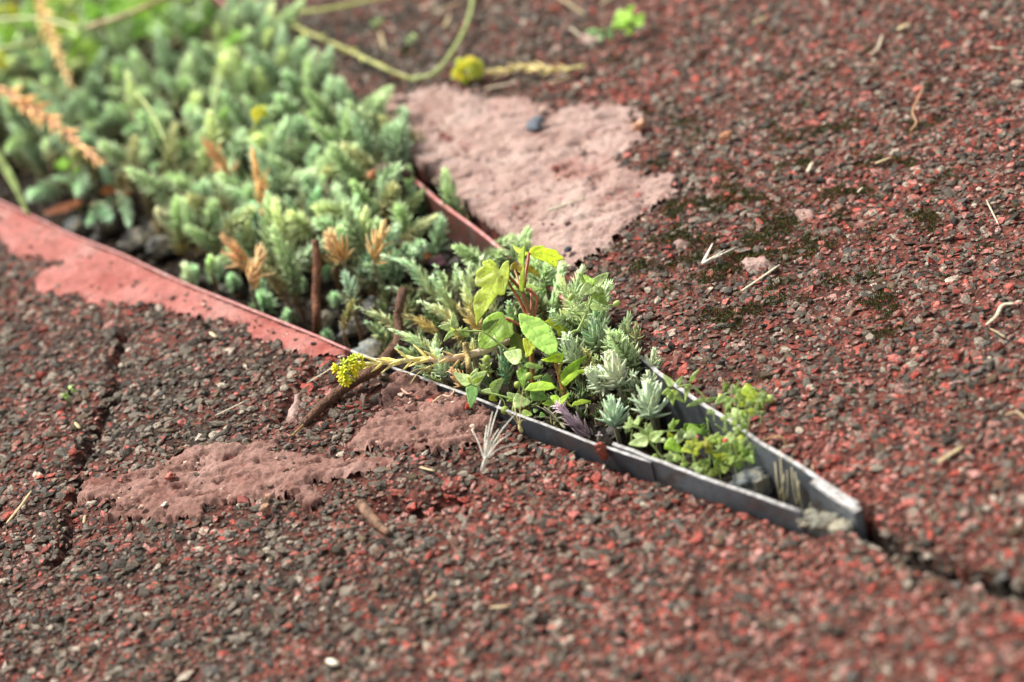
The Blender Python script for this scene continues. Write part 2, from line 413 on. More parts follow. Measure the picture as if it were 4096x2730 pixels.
PATCH_G = {k: to_ground(v)[:, :2] for k, v in PATCHES.items()}
PATCH_EDGE = {'a': 0.0045, 'b': 0.0020, 'c': 0.0022, 'd': 0.0035, 'e': .0008, 'f': .0008, 'g': .0008, 'h': .0008, 'i': .001}
def patch_sd(k, x, y):
    e = PATCH_EDGE[k]
    return sdist(x, y, PATCH_G[k]) + e * fbm(x * 260, y * 260, 31, 3) + 0.6 * e * noise(x * 900, y * 900, 5)

def pxy(x, y): return proj(np.stack([x, y, np.zeros_like(x)], -1))
def gheight(x, y):
    px, py = pxy(x, y)
    z = 0.0011 * fbm(x * 14, y * 14, 3, 3) + 0.0006 * fbm(x * 120, y * 120, 9, 3)
    sdt = sdist(x, y, TRENCH)
    dn = seg_dist(x, y, [tuple(p[:2]) for p in NEAR]); df = seg_dist(x, y, [tuple(p[:2]) for p in FAR_SLAB])
    near_side = dn < df
    drop = 0.0012 * smoothstep(1400, 1500, px) + 0.0058 * smoothstep(1880, 2200, px)
    z = z - np.where(near_side, drop * np.exp(-(dn / 0.03) ** 2) * smoothstep(3500, 3200, px), 0)
    z = z - np.where(~near_side, 0.0035 * np.exp(-(df / 0.006) ** 2) * smoothstep(2000, 2300, px), 0)
    dc = seg_dist(x, y, CRACK) + 0.001 * noise(x * 260, y * 260, 41)
    z = z - 0.016 * (1 - smoothstep(0.0008, 0.0032, dc)) - 0.004 * np.exp(-(dc / 0.011) ** 2)
    for line, wd, dp in GROOVES:
        dg = seg_dist(x, y, line) + 0.002 * noise(x * 180, y * 180, 77)
        z = z - dp * np.exp(-(dg / wd) ** 2)
    return z, sdt
def redness(x, y):
    px, py = pxy(x, y)
    def blob(cx, cy, rx, ry, a): return a * np.exp(-(((px - cx) / rx) ** 2 + ((py - cy) / ry) ** 2))
    r = 0.36 + 0.24 * smoothstep(1600, 3300, px) * smoothstep(1500, 2500, py) + 0.14 * smoothstep(2500, 3600, px)
    r = r + blob(2700, 2000, 800, 160, 0.30) + blob(3300, 1800, 350, 180, 0.40) + blob(1790, 2010, 260, 55, 0.65) + blob(2650, 1450, 160, 90, .3) + blob(2300, 1850, 350, 70, .35)
    r = r + blob(1280, 1560, 130, 60, 0.35) + blob(1150, 1720, 120, 60, .2) + blob(3500, 850, 600, 180, .12) + blob(2500, 340, 300, 60, .35) + blob(2650, 50, 180, 80, .3)
    r = r - blob(700, 1600, 420, 260, 0.20) - blob(1000, 2330, 700, 200, 0.08) - blob(1600, 170, 700, 190, 0.22) - blob(250, 2400, 400, 300, .08)
    r = r + 0.22 * fbm(x * 45, y * 45, 12, 3) - 0.9 * np.exp(-(seg_dist(x, y, CRACK) / .0055) ** 2)
    return np.clip(r, 0.03, 0.95)

# ---- slabs: one fine sheet with the bed cut out of it, and the same surface carried on around it
corner = np.array([P(x, y) for x, y in [(-650, -450), (4750, -450), (-650, 3200), (4750, 3200)]])
X0, Y0 = corner[:, 0].min(), corner[:, 1].min(); X1, Y1 = corner[:, 0].max(), corner[:, 1].max()
CELL = 0.0021
nx, ny = int((X1 - X0) / CELL) + 1, int((Y1 - Y0) / CELL) + 1
gx, gy = np.meshgrid(np.linspace(X0, X1, nx), np.linspace(Y0, Y1, ny))
gz, gsd = gheight(gx, gy)
gz = np.where(gsd < 0, -0.055, gz)
idx = np.arange(nx * ny).reshape(ny, nx)
quads = np.stack([idx[:-1, :-1], idx[:-1, 1:], idx[1:, 1:], idx[1:, :-1]], -1).reshape(-1, 4)
deep = (gsd < -0.0045).ravel()
quads = quads[~deep[quads].all(1)]
red = redness(gx, gy).ravel()
pav = link('pavement', mesh('pavement', np.stack([gx, gy, gz], -1).reshape(-1, 3), quads, M_GROUND, True, {'tint': ('POINT', np.stack([red] * 3, -1))}))
tag(pav, 'rough red painted asphalt pavement on both sides of the planted crack', 'pavement', kind='structure')
B = 40.0
ov, of = [], []
for a0, a1, b0, b1 in ((-B, X0, -B, B), (X1, B, -B, B), (X0, X1, -B, Y0), (X0, X1, Y1, B)):
    k = len(ov); ov += [(a0, b0, -.001), (a1, b0, -.001), (a1, b1, -.001), (a0, b1, -.001)]; of.append((k, k + 1, k + 2, k + 3))
tag(link('ground', mesh('ground', ov, of, M_GROUND, False, {'tint': ('POINT', np.full((16, 3), 0.45))})), 'red asphalt carrying on beyond the bed', 'ground', kind='structure')

# ---- mortar and paint layers lying on the slabs
def patch(key, mat, thick, cell, label, rough, name='mortar_patch'):
    pg = PATCH_G[key]; mg = 0.006
    x0, y0 = pg.min(0) - mg; x1, y1 = pg.max(0) + mg
    if key == 'b': x0 = max(x0, X0)
    n1, n2 = int((x1 - x0) / cell) + 1, int((y1 - y0) / cell) + 1
    x, y = np.meshgrid(np.linspace(x0, x1, n1), np.linspace(y0, y1, n2))
    s = patch_sd(key, x, y); g, st = gheight(x, y)
    prof = smoothstep(0.0004, -0.0016, s)
    z = g * (1 - .45 * prof) + 0.0008 * prof - .0003 * (1 - prof) + thick * prof + rough * (0.0013 * fbm(x * 60, y * 60, 51, 4) * prof - 0.0034 * np.maximum(fbm(x * 130 + .8 * noise(x * 300, y * 300, 4), y * 190, 61, 3) - 0.30, 0) * prof
                                                + 0.00045 * fbm(x * 420, y * 420, 71, 3) - .0012 * smoothstep(.0, .5, fbm(x * 45 + y * 30, y * 150, 91, 3)) * prof)
    z = np.where(s > 0.0005, g - 0.0007, z)
    # the layer ends where the slab ends
    z = np.where(st < 0.0, -0.0025, z)
    keep = (s < 0.0005) & (st > -cell * 1.2)
    ii = np.arange(n1 * n2).reshape(n2, n1)
    q = np.stack([ii[:-1, :-1], ii[:-1, 1:], ii[1:, 1:], ii[1:, :-1]], -1).reshape(-1, 4)
    q = q[keep.ravel()[q].all(1)]
    used = np.unique(q); re = np.zeros(n1 * n2, int); re[used] = np.arange(len(used))
    o = link(name, mesh(name, np.stack([x, y, z], -1).reshape(-1, 3)[used], re[q], mat), pav)
    o['label'] = label
    return o
patch('a', M_PATCH_A, 0.0013, 0.001, 'broad dusty pink mortar patch behind the bed', 1.2)
patch('b', M_PATCH_B, 0.0006, 0.0014, 'smooth coral red painted margin along the edging', 0.35, 'paint_margin')
patch('c', M_PATCH_C, 0.0017, 0.0008, 'long brownish red mortar patch with a ragged edge', 1.4)
patch('d', M_PATCH_C, 0.0016, 0.0008, 'crumbly brown red mortar patch against the edging', 1.6)
for kk in 'efghi':
    patch(kk, M_PATCH_A, 0.0012, 0.0007, 'small pink fleck of mortar among the chips', 0.5)
def on_patch(x, y, mg=0.0):
    r = np.zeros(x.shape, bool)
    for k in PATCH_G:
        pg = PATCH_G[k]; near = (x > pg[:, 0].min() - .01) & (x < pg[:, 0].max() + .01) & (y > pg[:, 1].min() - .01) & (y < pg[:, 1].max() + .01)
        if near.any():
            rr = np.zeros(x.shape, bool); rr[near] = patch_sd(k, x[near], y[near]) < -mg; r |= rr
    return r
# ---- gravel chips: angular stones packed over the slabs
phi = (1 + 5 ** .5) / 2
ICO = np.array([(-1, phi, 0), (1, phi, 0), (-1, -phi, 0), (1, -phi, 0), (0, -1, phi), (0, 1, phi), (0, -1, -phi), (0, 1, -phi), (phi, 0, -1), (phi, 0, 1), (-phi, 0, -1), (-phi, 0, 1)]) / math.hypot(1, phi)
ICOF = np.array([(0, 11, 5), (0, 5, 1), (0, 1, 7), (0, 7, 10), (0, 10, 11), (1, 5, 9), (5, 11, 4), (11, 10, 2), (10, 7, 6), (7, 1, 8), (3, 9, 4), (3, 4, 2), (3, 2, 6), (3, 6, 8), (3, 8, 9), (4, 9, 5), (2, 4, 11), (6, 2, 10), (8, 6, 7), (9, 8, 1)])
def scatter(step, mg):
    xs = np.arange(X0, X1, step); ys = np.arange(Y0, Y1, step)
    x, y = np.meshgrid(xs, ys); x = x.ravel() + rng.uniform(-.55, .55, x.size) * step; y = y.ravel() + rng.uniform(-.55, .55, y.size) * step
    px, py = pxy(x, y)
    ok = (px > -mg) & (px < W + mg) & (py > -mg * .8) & (py < H + mg)
    return x[ok], y[ok]
x, y = scatter(0.00232, 460)
z, st = gheight(x, y)
dcr = seg_dist(x, y, CRACK)
ok = (st > 0.0016) & (~on_patch(x, y, 0.0003) | (~on_patch(x, y, 0.003) & (rng.random(len(x)) < .25) & (pxy(x, y)[0] > 1400))) & ((dcr > 0.0026) | (rng.random(len(x)) < 0.15))
x, y, z = x[ok], y[ok], z[ok]; n = len(x)
rd = redness(x, y)
size = 0.00146 * np.exp(rng.normal(0, 0.38, n)); size = np.clip(size, 0.0007, 0.0031)
size *= np.where(rng.random(n) < 0.28, 0.55, 1.0)
dims = np.stack([size * rng.uniform(.85, 1.5, n), size * rng.uniform(.65, 1.05, n), size * rng.uniform(.26, .66, n)], -1)
def rots(n, tilt):
    a = rng.uniform(0, 2 * np.pi, n); tx, ty = rng.normal(0, tilt, n), rng.normal(0, tilt, n)
    cz, sz, cx, sx, cy, sy = np.cos(a), np.sin(a), np.cos(tx), np.sin(tx), np.cos(ty), np.sin(ty)
    Rz = np.zeros((n, 3, 3)); Rz[:, 0, 0] = cz; Rz[:, 0, 1] = -sz; Rz[:, 1, 0] = sz; Rz[:, 1, 1] = cz; Rz[:, 2, 2] = 1
    Rx = np.zeros((n, 3, 3)); Rx[:, 0, 0] = 1; Rx[:, 1, 1] = cx; Rx[:, 1, 2] = -sx; Rx[:, 2, 1] = sx; Rx[:, 2, 2] = cx
    Ry = np.zeros((n, 3, 3)); Ry[:, 1, 1] = 1; Ry[:, 0, 0] = cy; Ry[:, 0, 2] = sy; Ry[:, 2, 0] = -sy; Ry[:, 2, 2] = cy
    return Rx @ Ry @ Rz
def chip_cloud(n, dims):
    rad = rng.uniform(0.62, 1.22, (n, 12, 1))
    v = ICO[None] * rad
    v[:, :, 2] = np.minimum(v[:, :, 2], rng.uniform(0.35, 0.95, (n, 1)))        # broken flat on top
    v = v * dims[:, None, :]
    return np.einsum('nij,nkj->nki', rots(n, 0.27), v)
GREYS = np.array([(0.035, 0.034, 0.032), (0.055, 0.053, 0.047), (0.085, 0.082, 0.074), (0.12, 0.115, 0.105), (0.16, 0.155, 0.14), (0.085, 0.068, 0.05), (0.06, 0.064, 0.066), (0.27, 0.26, 0.235), (0.14, 0.09, 0.075)])
GREYS = GREYS * np.array([1.16, 1.0, .86])
GW = np.array([.15, .20, .20, .15, .09, .09, .04, .05, .05]); GW /= GW.sum()
REDS = np.array([(0.34, 0.072, 0.052), (0.28, 0.052, 0.036), (0.38, 0.115, 0.092), (0.26, 0.105, 0.084), (0.19, 0.045, 0.033), (0.36, 0.175, 0.148)])
v = chip_cloud(n, dims) + np.stack([x, y, z + dims[:, 2] * 0.30], -1)[:, None, :]
f = (ICOF[None] + (np.arange(n) * 12)[:, None, None]).reshape(-1, 3)
ccol = GREYS[rng.choice(len(GREYS), n, p=GW)] * rng.uniform(.8, 1.25, (n, 1))
isred = rng.random(n) * .55 + .45 * (.5 - .75 * fbm(x * 150, y * 150, 66, 2)) < rd * 0.57
ccol[isred] = REDS[rng.choice(len(REDS), isred.sum())] * rng.uniform(.75, 1.15, (isred.sum(), 1))
fc = np.repeat(ccol[:, None, :], 20, 1)
part = (rng.random((n, 20)) < (rd * 0.42)[:, None]) & ~isred[:, None]
fc[part] = REDS[rng.choice(len(REDS), part.sum())] * rng.uniform(.7, 1.1, (part.sum(), 1))
worn = (rng.random((n, 20)) < 0.18) & isred[:, None]
fc[worn] = GREYS[rng.choice(len(GREYS), worn.sum(), p=GW)]
g = link('gravel', mesh('gravel', v.reshape(-1, 3), f, M_CHIP, False, {'tint': ('FACE', fc.reshape(-1, 3))}))
tag(g, 'dark grey and red painted stone chips covering the asphalt', 'gravel', kind='stuff')
# the same gravel carried on over the slabs beyond the view, as instances
st_ = 0.0034; ox, oy = np.meshgrid(np.arange(-.95, .95, st_), np.arange(-.75, 1.25, st_)); ox = ox.ravel() + rng.uniform(-.5, .5, ox.size) * st_; oy = oy.ravel() + rng.uniform(-.5, .5, oy.size) * st_
opx, opy = pxy(ox, oy); seen = (opx > -455) & (opx < W + 455) & (opy > -365) & (opy < H + 455) & (oy > CAM[1] + .2)
ok = ~seen & (np.hypot(ox, oy - .2) < .98) & ((oy > CAM[1] + .25) | (np.hypot(ox, oy - .2) < .98)); ox, oy = ox[ok], oy[ok]
ing = (ox > X0) & (ox < X1) & (oy > Y0) & (oy < Y1); ozz = np.full(len(ox), -.0006); osd = np.ones(len(ox))
ozz[ing], osd[ing] = gheight(ox[ing], oy[ing]); ok = (osd > .0016) & ~on_patch(ox, oy, .0003); ox, oy, ozz = ox[ok], oy[ok], ozz[ok]; no = len(ox)
oc = GREYS[rng.choice(len(GREYS), no, p=GW)] * rng.uniform(.8, 1.25, (no, 1)); rr_o = rng.random(no) < .22; oc[rr_o] = REDS[rng.choice(len(REDS), rr_o.sum())]
pm = bpy.data.meshes.new('outer_gravel'); pm.vertices.add(no); pm.vertices.foreach_set('co', np.stack([ox, oy, ozz + .0004], -1).astype(np.float32).ravel())
at_o = pm.attributes.new('tint', 'FLOAT_COLOR', 'POINT'); at_o.data.foreach_set('color', np.concatenate([oc, np.ones((no, 1))], 1).astype(np.float32).ravel())
og = link('gravel', pm); tag(og, 'stone chips covering the slabs farther out, beyond the bed', 'gravel', kind='stuff')
ng = bpy.data.node_groups.new('outer_gravel', 'GeometryNodeTree'); ng.interface.new_socket('Geometry', in_out='INPUT', socket_type='NodeSocketGeometry'); ng.interface.new_socket('Geometry', in_out='OUTPUT', socket_type='NodeSocketGeometry')
gn = lambda t: ng.nodes.new(t)
gi, go_, ico_n, ip, rs, rr1, sm, sp_n, nz, vm = gn('NodeGroupInput'), gn('NodeGroupOutput'), gn('GeometryNodeMeshIcoSphere'), gn('GeometryNodeInstanceOnPoints'), gn('FunctionNodeRandomValue'), gn('FunctionNodeRandomValue'), gn('GeometryNodeSetMaterial'), gn('GeometryNodeSetPosition'), gn('ShaderNodeTexNoise'), gn('ShaderNodeVectorMath')
ico_n.inputs['Radius'].default_value = 1.0; ico_n.inputs['Subdivisions'].default_value = 1; nz.inputs['Scale'].default_value = 1.6; vm.operation = 'MULTIPLY_ADD'; vm.inputs[1].default_value = (1.1, 1.1, 1.1); vm.inputs[2].default_value = (-.55, -.55, -.55)
rs.data_type = 'FLOAT_VECTOR'; rs.inputs[0].default_value = (.0011, .0009, .0005); rs.inputs[1].default_value = (.0031, .0024, .0015)
rr1.data_type = 'FLOAT_VECTOR'; rr1.inputs[0].default_value = (-.35, -.35, 0); rr1.inputs[1].default_value = (.35, .35, 6.28); sm.inputs['Material'].default_value = M_CHIP_FAR
nl = ng.links.new; nl(ico_n.outputs['Mesh'], sp_n.inputs['Geometry']); nl(nz.outputs['Color'], vm.inputs[0]); nl(vm.outputs[0], sp_n.inputs['Offset']); nl(sp_n.outputs[0], sm.inputs['Geometry']); nl(sm.outputs[0], ip.inputs['Instance'])
nl(gi.outputs[0], ip.inputs['Points']); nl(rs.outputs[0], ip.inputs['Scale']); nl(rr1.outputs[0], ip.inputs['Rotation']); nl(ip.outputs[0], go_.inputs[0])
og.modifiers.new('scatter', 'NODES').node_group = ng
# the larger chips one can pick out singly are parts of the pavement
chip_meshes = []
for k in range(14):
    vv = chip_cloud(1, np.array([[1.0, rng.uniform(.6, .95), rng.uniform(.4, .7)]]))[0]
    chip_meshes.append(mesh('stone_chip', vv, ICOF, M_STONECHIP, False))
bx, by = scatter(0.0135, 60); sel = rng.permutation(len(bx)); bx, by = bx[sel], by[sel]
bz, bst = gheight(bx, by); ok = (bst > 0.004) & ~on_patch(bx, by, -.001) & (seg_dist(bx, by, CRACK) > .006)
bx, by, bz = bx[ok][:260], by[ok][:260], bz[ok][:260]; brd = redness(bx, by)
for i in range(len(bx)):
    o = link('stone_chip', chip_meshes[i % 14], pav)
    s = float(rng.uniform(0.0020, 0.0031))
    o.location = (bx[i], by[i], bz[i] + s * .35); o.scale = (s, s, s); o.rotation_euler = (rng.normal(0, .2), rng.normal(0, .2), rng.uniform(0, 6.28))
    c = REDS[rng.integers(len(REDS))] if rng.random() < brd[i] * .5 else GREYS[rng.choice(len(GREYS), p=GW)] * 1.15
    o.color = (*map(float, c), 1)
# crumbs and grit lying on the mortar patches
gv, gf, gc = [], [], []
pp = scatter(0.0034, 0); zz, stt = gheight(*pp); ppx, ppy = pxy(*pp); ok = on_patch(*pp, 0.002) & (stt > .004) & (rng.random(len(zz)) < np.where(inside(ppx, ppy, PATCHES['d']), 1.0, np.where(ppy < 1200, .22, .5)))
dPx, dPy = pp[0][ok], pp[1][ok]; dz = zz[ok] * .55 + .0018; n2 = len(dPx); s2 = np.clip(0.00058 * np.exp(rng.normal(0, .5, n2)), .0003, .0018)
v = chip_cloud(n2, np.stack([s2 * 1.3, s2, s2 * .6], -1)) + np.stack([dPx, dPy, dz], -1)[:, None, :]
pal = np.array([(0.05, .045, .04), (.30, .09, .07), (.5, .36, .28), (.12, .08, .06), (.2, .1, .08)])
cc = np.repeat((pal[rng.integers(0, 5, n2)])[:, None, :], 20, 1)
tag(link('grit', mesh('grit', v.reshape(-1, 3), (ICOF[None] + (np.arange(n2) * 12)[:, None, None]).reshape(-1, 3), M_CHIP, False, {'tint': ('FACE', cc.reshape(-1, 3))})),
    'dark and reddish grit sprinkled over the mortar patches', 'grit', kind='stuff')

# ---- moss between the chips of the far slab
mx, my = scatter(0.0015, 0); mpx, mpy = pxy(mx, my); mz, mst = gheight(mx, my)
w_ = np.exp(-(((mpx - 2950) / 620) ** 2 + ((mpy - 980) / 420) ** 2)) + 0.5 * np.exp(-(((mpx - 3500) / 700) ** 2 + ((mpy - 700) / 700) ** 2)) + .35 * np.exp(-(((mpx - 1700) / 700) ** 2 + ((mpy - 200) / 200) ** 2))
mm = (fbm(mx * 55, my * 55, 88, 3) + .75 * w_ + .5 * noise(mx * 420, my * 420, 15) > 1.02) & (mst > .004) & ~on_patch(mx, my, 0) & (w_ > .12)
mx, my, mz = mx[mm], my[mm], mz[mm]; nt = len(mx); nb = 10
ang = rng.uniform(0, 6.28, (nt, nb)); ln = rng.uniform(.0005, .0013, (nt, nb)); sp_ = rng.uniform(.15, .75, (nt, nb))
base = np.stack([mx, my, mz + .0009], -1)[:, None, :] + np.stack([rng.normal(0, .0008, (nt, nb)), rng.normal(0, .0008, (nt, nb)), np.zeros((nt, nb))], -1)
dirv = np.stack([np.cos(ang) * sp_, np.sin(ang) * sp_, np.ones((nt, nb))], -1); tip = base + dirv * ln[..., None]
side = np.stack([-np.sin(ang), np.cos(ang), np.zeros((nt, nb))], -1) * .00018; dep = np.stack([np.cos(ang), np.sin(ang), np.zeros((nt, nb))], -1) * .0003
v = np.stack([base - side, base + side, base + dep, tip], 2).reshape(-1, 3); q = np.arange(nt * nb)[:, None] * 4
f = np.concatenate([q + np.array([0, 1, 3]), q + np.array([1, 2, 3]), q + np.array([2, 0, 3])])
mc = np.array([(.045, .048, .014), (.075, .085, .018), (.14, .17, .025), (.03, .03, .016)])[rng.choice(4, nt * nb, p=[.35, .3, .12, .23])]
tag(link('moss', mesh('moss', v, f, M_MOSS, False, {'tint': ('POINT', np.repeat(mc, 4, 0))})), 'dark olive moss tufts between the chips of the far slab', 'moss', kind='stuff')

# ------------------------------------------------------------------ metal edging
def strip(name, rim, thick, height, mat, rim_mat, label, tilt=0.0, cap_drop=0.0):
    r = catmull(rim, 4); r[:, 2] += 0.0004 * noise(np.arange(len(r)) * .35, np.zeros(len(r)), 5)
    inn = offset(r, thick); root = empty(name, r[len(r) // 2]); o = np.array(root.location)
    n = len(r); low = np.array([0, 0, -height]); bev = np.array([0, 0, -thick * .3])
    mid_o, mid_i = r + bev, inn + bev
    body = np.concatenate([mid_o, mid_i, inn + low, r + low]) - o
    F = []
    for i in range(n - 1):
        for a, b in ((1, 2), (2, 3), (3, 0)):
            F.append((a * n + i, a * n + i + 1, b * n + i + 1, b * n + i))
    F += [(0, n, 2 * n, 3 * n), (n - 1, 4 * n - 1, 3 * n - 1, 2 * n - 1)]
    link('panel', mesh('panel', body, F, mat, False), root)
    c0, c1 = r * .8 + inn * .2, r * .2 + inn * .8
    rv = np.concatenate([mid_o, c0, c1, mid_i]) - o; RF = []
    for i in range(n - 1):
        for a, b in ((0, 1), (1, 2), (2, 3)): RF.append((a * n + i, a * n + i + 1, b * n + i + 1, b * n + i))
    RF += [(0, n, 2 * n, 3 * n), (n - 1, 4 * n - 1, 3 * n - 1, 2 * n - 1)]
    link('rim', mesh('rim', rv, RF, rim_mat, True), root)
    return tag(root, label, 'edging')
iN = {p: i for i, p in enumerate(NEAR_PX)}; iF = {p: i for i, p in enumerate(FAR_PX)}
cut1, cut2 = iN[(1400, 1404)], iN[(2602, 1851)]
strip('metal_edging', NEAR[:cut1 + 1], 0.0013, 0.045, M_STRIP_RED, M_RIM_RED, 'edging strip beside the smooth coral margin, painted over red')
strip('metal_edging', NEAR[cut1:cut2 + 1], 0.0013, 0.045, M_STRIP, M_RIM, 'bare grey edging strip between the crumbly brown mortar and the bed')
lap = to_ground([(2447, 1777), (2520, 1803), (2602, 1836), (2700, 1872), (2831, 1921), (3003, 1978), (3199, 2050)], 0.0022)
strip('metal_edging', lap, 0.0016, 0.045, M_STRIP_END, M_RIM, 'grey edging strip lapped inside its neighbour, running to the speckled end stone')
cutf = iF[(2300, 1222)]
strip('metal_edging', FAR[:cutf + 1], -0.0018, 0.045, M_STRIP_RED, M_RIM_RED, 'dull red brown edging strip in front of the dusty pink mortar patch')
strip('metal_edging', FAR[cutf:], -0.0018, 0.045, M_STRIP_END, M_RIM, 'bare grey edging strip rising behind the speckled blue stone')
lap2 = to_ground([(3255, 1916), (3279, 1931), (3371, 1995), (3448, 2043)], 0.0028)
strip('metal_edging', lap2, -0.0032, 0.045, M_STRIP_END, M_RIM, 'short pale grey edging end piece where the open crack begins')

# ------------------------------------------------------------------ soil and stones in the bed
cs = 0.003
sx0, sy0 = np.array(TRENCH).min(0); sx1, sy1 = np.array(TRENCH).max(0); sx0, sy1 = max(sx0, X0), min(sy1, Y1)
n1, n2 = int((sx1 - sx0) / cs) + 1, int((sy1 - sy0) / cs) + 1
x, y = np.meshgrid(np.linspace(sx0, sx1, n1), np.linspace(sy0, sy1, n2))
def hump(x, y):
    px, py = pxy(x, y); return 0.012 * smoothstep(1380, 1620, px) * smoothstep(2620, 2380, px) * smoothstep(0.0, -.014, sdist(x, y, TRENCH))
def soil_z(x, y): return SOIL_Z + hump(x, y) + 0.003 * fbm(x * 30, y * 30, 21, 3) + 0.001 * fbm(x * 200, y * 200, 23, 2)
keep = sdist(x, y, TRENCH) < 0.006
ii = np.arange(n1 * n2).reshape(n2, n1); q = np.stack([ii[:-1, :-1], ii[:-1, 1:], ii[1:, 1:], ii[1:, :-1]], -1).reshape(-1, 4); q = q[keep.ravel()[q].all(1)]
used = np.unique(q); re = np.zeros(n1 * n2, int); re[used] = np.arange(len(used))
tag(link('soil', mesh('soil', np.stack([x, y, soil_z(x, y)], -1).reshape(-1, 3)[used], re[q], M_SOIL)), 'dark damp soil at the bottom of the bed', 'soil', kind='structure')
x, y = scatter(0.0042, 300); ok = (sdist(x, y, TRENCH) < -0.004) & (rng.random(len(x)) < .55); x, y = x[ok], y[ok]; n = len(x)
s = np.clip(0.0014 * np.exp(rng.normal(0, .5, n)), .0006, .0045)
v = chip_cloud(n, np.stack([s * 1.2, s, s * .7], -1)) + np.stack([x, y, soil_z(x, y) + s * .3], -1)[:, None, :]
pal = .55 * np.array([(.03, .024, .018), (.05, .045, .04), (.10, .095, .085), (.08, .045, .025), (.17, .16, .14)])
cc = np.repeat(pal[rng.choice(5, n, p=[.35, .25, .18, .14, .08])][:, None, :], 20, 1)
tag(link('soil_crumbs', mesh('soil_crumbs', v.reshape(-1, 3), (ICOF[None] + (np.arange(n) * 12)[:, None, None]).reshape(-1, 3), M_CHIP, False, {'tint': ('FACE', cc.reshape(-1, 3))})),
    'dark crumbs and grit scattered over the soil of the bed', 'soil crumbs', kind='stuff')

def icosphere(sub):
    v = [tuple(p) for p in ICO]; f = [tuple(q) for q in ICOF]
    for _ in range(sub):
        mid = {}; nf = []
        def mp(a, b):
            key = (min(a, b), max(a, b))
            if key not in mid:
                mid[key] = len(v); v.append(tuple(unit((np.array(v[a]) + np.array(v[b])) / 2)))
            return mid[key]
        for a, b, c in f:
            d, e, g_ = mp(a, b), mp(b, c), mp(c, a); nf += [(a, d, g_), (b, e, d), (c, g_, e), (d, e, g_)]
        f = nf
    return np.array(v), f
SPH3, SPH2, SPH1 = icosphere(3), icosphere(2), icosphere(1)
def stone_mesh(seed, dims, rough=.28):
    v, f = SPH3; r = 1 + rough * (fbm(v[:, 0] * 1.3 + seed * 3.1, v[:, 1] * 1.3 + v[:, 2] * 1.7, seed, 3))
    v = v * r[:, None]; r2 = np.random.default_rng(seed)
    for _ in range(7):                       # knock flat facets off
        nrm = unit(r2.normal(size=3)); h = r2.uniform(.62, .9); d = v @ nrm; v = v - np.maximum(d - h, 0)[:, None] * nrm * .9
    return v * np.asarray(dims), f
def stone(px, py, zc, wpx, hpx, color, label, seed, group=None, flat=.8, name='stone'):
    d = depth_at(px, py, zc); sx = wpx / FPX * d / 2; szz = hpx / FPX * d / 2 / .92
    p = P(px, py, zc); o = empty(name, p) if False else link(name, mesh(name, *stone_mesh(seed, (sx, sx * flat, szz)), M_STONE))
    o.location = Vector(p); o.rotation_euler = (0, -ROLL * .6, 0); o.color = (*color, 1)
    return tag(o, label, 'stone', group)
stone(3012, 1938, -0.012, 190, 145, (.22, .25, .25), 'blue grey stone with cream specks standing in the narrow end of the bed', 3, flat=.7)
es = []
for k, (px, py, w, h) in enumerate([(3235, 2068, 105, 80), (3300, 2088, 120, 66), (3365, 2108, 110, 58), (3265, 2085, 90, 70)]):
    d_ = depth_at(px, py, -.002); v_, f_ = stone_mesh(60 + k, (w / FPX * d_ / 2, w / FPX * d_ * .32, h / FPX * d_ / 2), .4); es.append((v_ + P(px, py, -.002) - P(3300, 2088, -.002), f_))
o = link('stone', mesh('stone', *join(es), M_STONE)); o.location = Vector(P(3300, 2088, -.002)); o.color = (.38, .37, .30, 1)
tag(o, 'pale lumpy speckled stone wedged where the two edgings meet', 'stone')
for k, (px, py, w, h, c, lab) in enumerate([
    (1300, 1285, 95, 80, (.30, .27, .22), 'small tan stone on the soil beside the upright brown stick'),
    (1410, 1312, 110, 85, (.21, .23, .23), 'grey white mottled stone to the right of the small tan stone'),
    (1472, 1408, 150, 80, (.27, .30, .30), 'smooth grey stone against the edging behind the yellow flower head'),
    (640, 990, 130, 90, (.10, .105, .10), 'dark angular stone under the sedum, behind the coral margin'),
    (560, 950, 180, 70, (.17, .16, .14), 'long brownish grey stone lying along the coral margin'),
    (300, 905, 110, 60, (.16, .18, .19), 'small bluish stone beside the coral margin near the pale grass blade'),
    (420, 900, 120, 90, (.12, .12, .11), 'dark grey stone below the orange dead leaves'),
    (1500, 1235, 120, 110, (.13, .135, .125), 'dark grey stone in shade behind the brown root'),
    (2260, 1760, 90, 60, (.13, .14, .145), 'half buried grey stone beside the purple sedum shoot')]):
    stone(px, py, SOIL_Z + 0.006, w, h, c, lab, 20 + k)

# ------------------------------------------------------------------ sedum
LEAN = unit(np.array([0.27, 0.0, 1.0]))     # the plants lean a little along the slope of the bed
def needle(bend, fat, sides=5, rings=(0, .22, .5, .78, .94)):
    V, F, T = [], [], []
    for t in rings:
        r = fat * (0.55 + 0.45 * math.sin(math.pi * min(t * 1.15 + .12, 1))) * (1.0 if t < .8 else .66)
        c = np.array([0, t * math.cos(bend * t * .6), t * math.sin(bend * t * .6)])
        for k in range(sides):
            a = 2 * math.pi * k / sides + .3
            V.append(c + np.array([r * math.cos(a), 0, r * .72 * math.sin(a)])); T.append(t)
    V.append(np.array([0, math.cos(bend * .6), math.sin(bend * .6)])); T.append(1.0)
    n = len(rings)
    for i in range(n - 1):
        for k in range(sides):
            k2 = (k + 1) % sides; F.append((i * sides + k, i * sides + k2, (i + 1) * sides + k2, (i + 1) * sides + k))
    for k in range(sides): F.append(((n - 1) * sides + k, (n - 1) * sides + (k + 1) % sides, len(V) - 1))
    F.append(tuple(range(sides))[::-1])
    return np.array(V), F, np.array(T)
def frame(axis):
    a = unit(np.cross(axis, [0.31, 0.77, 0.2])); return a, np.cross(axis, a)
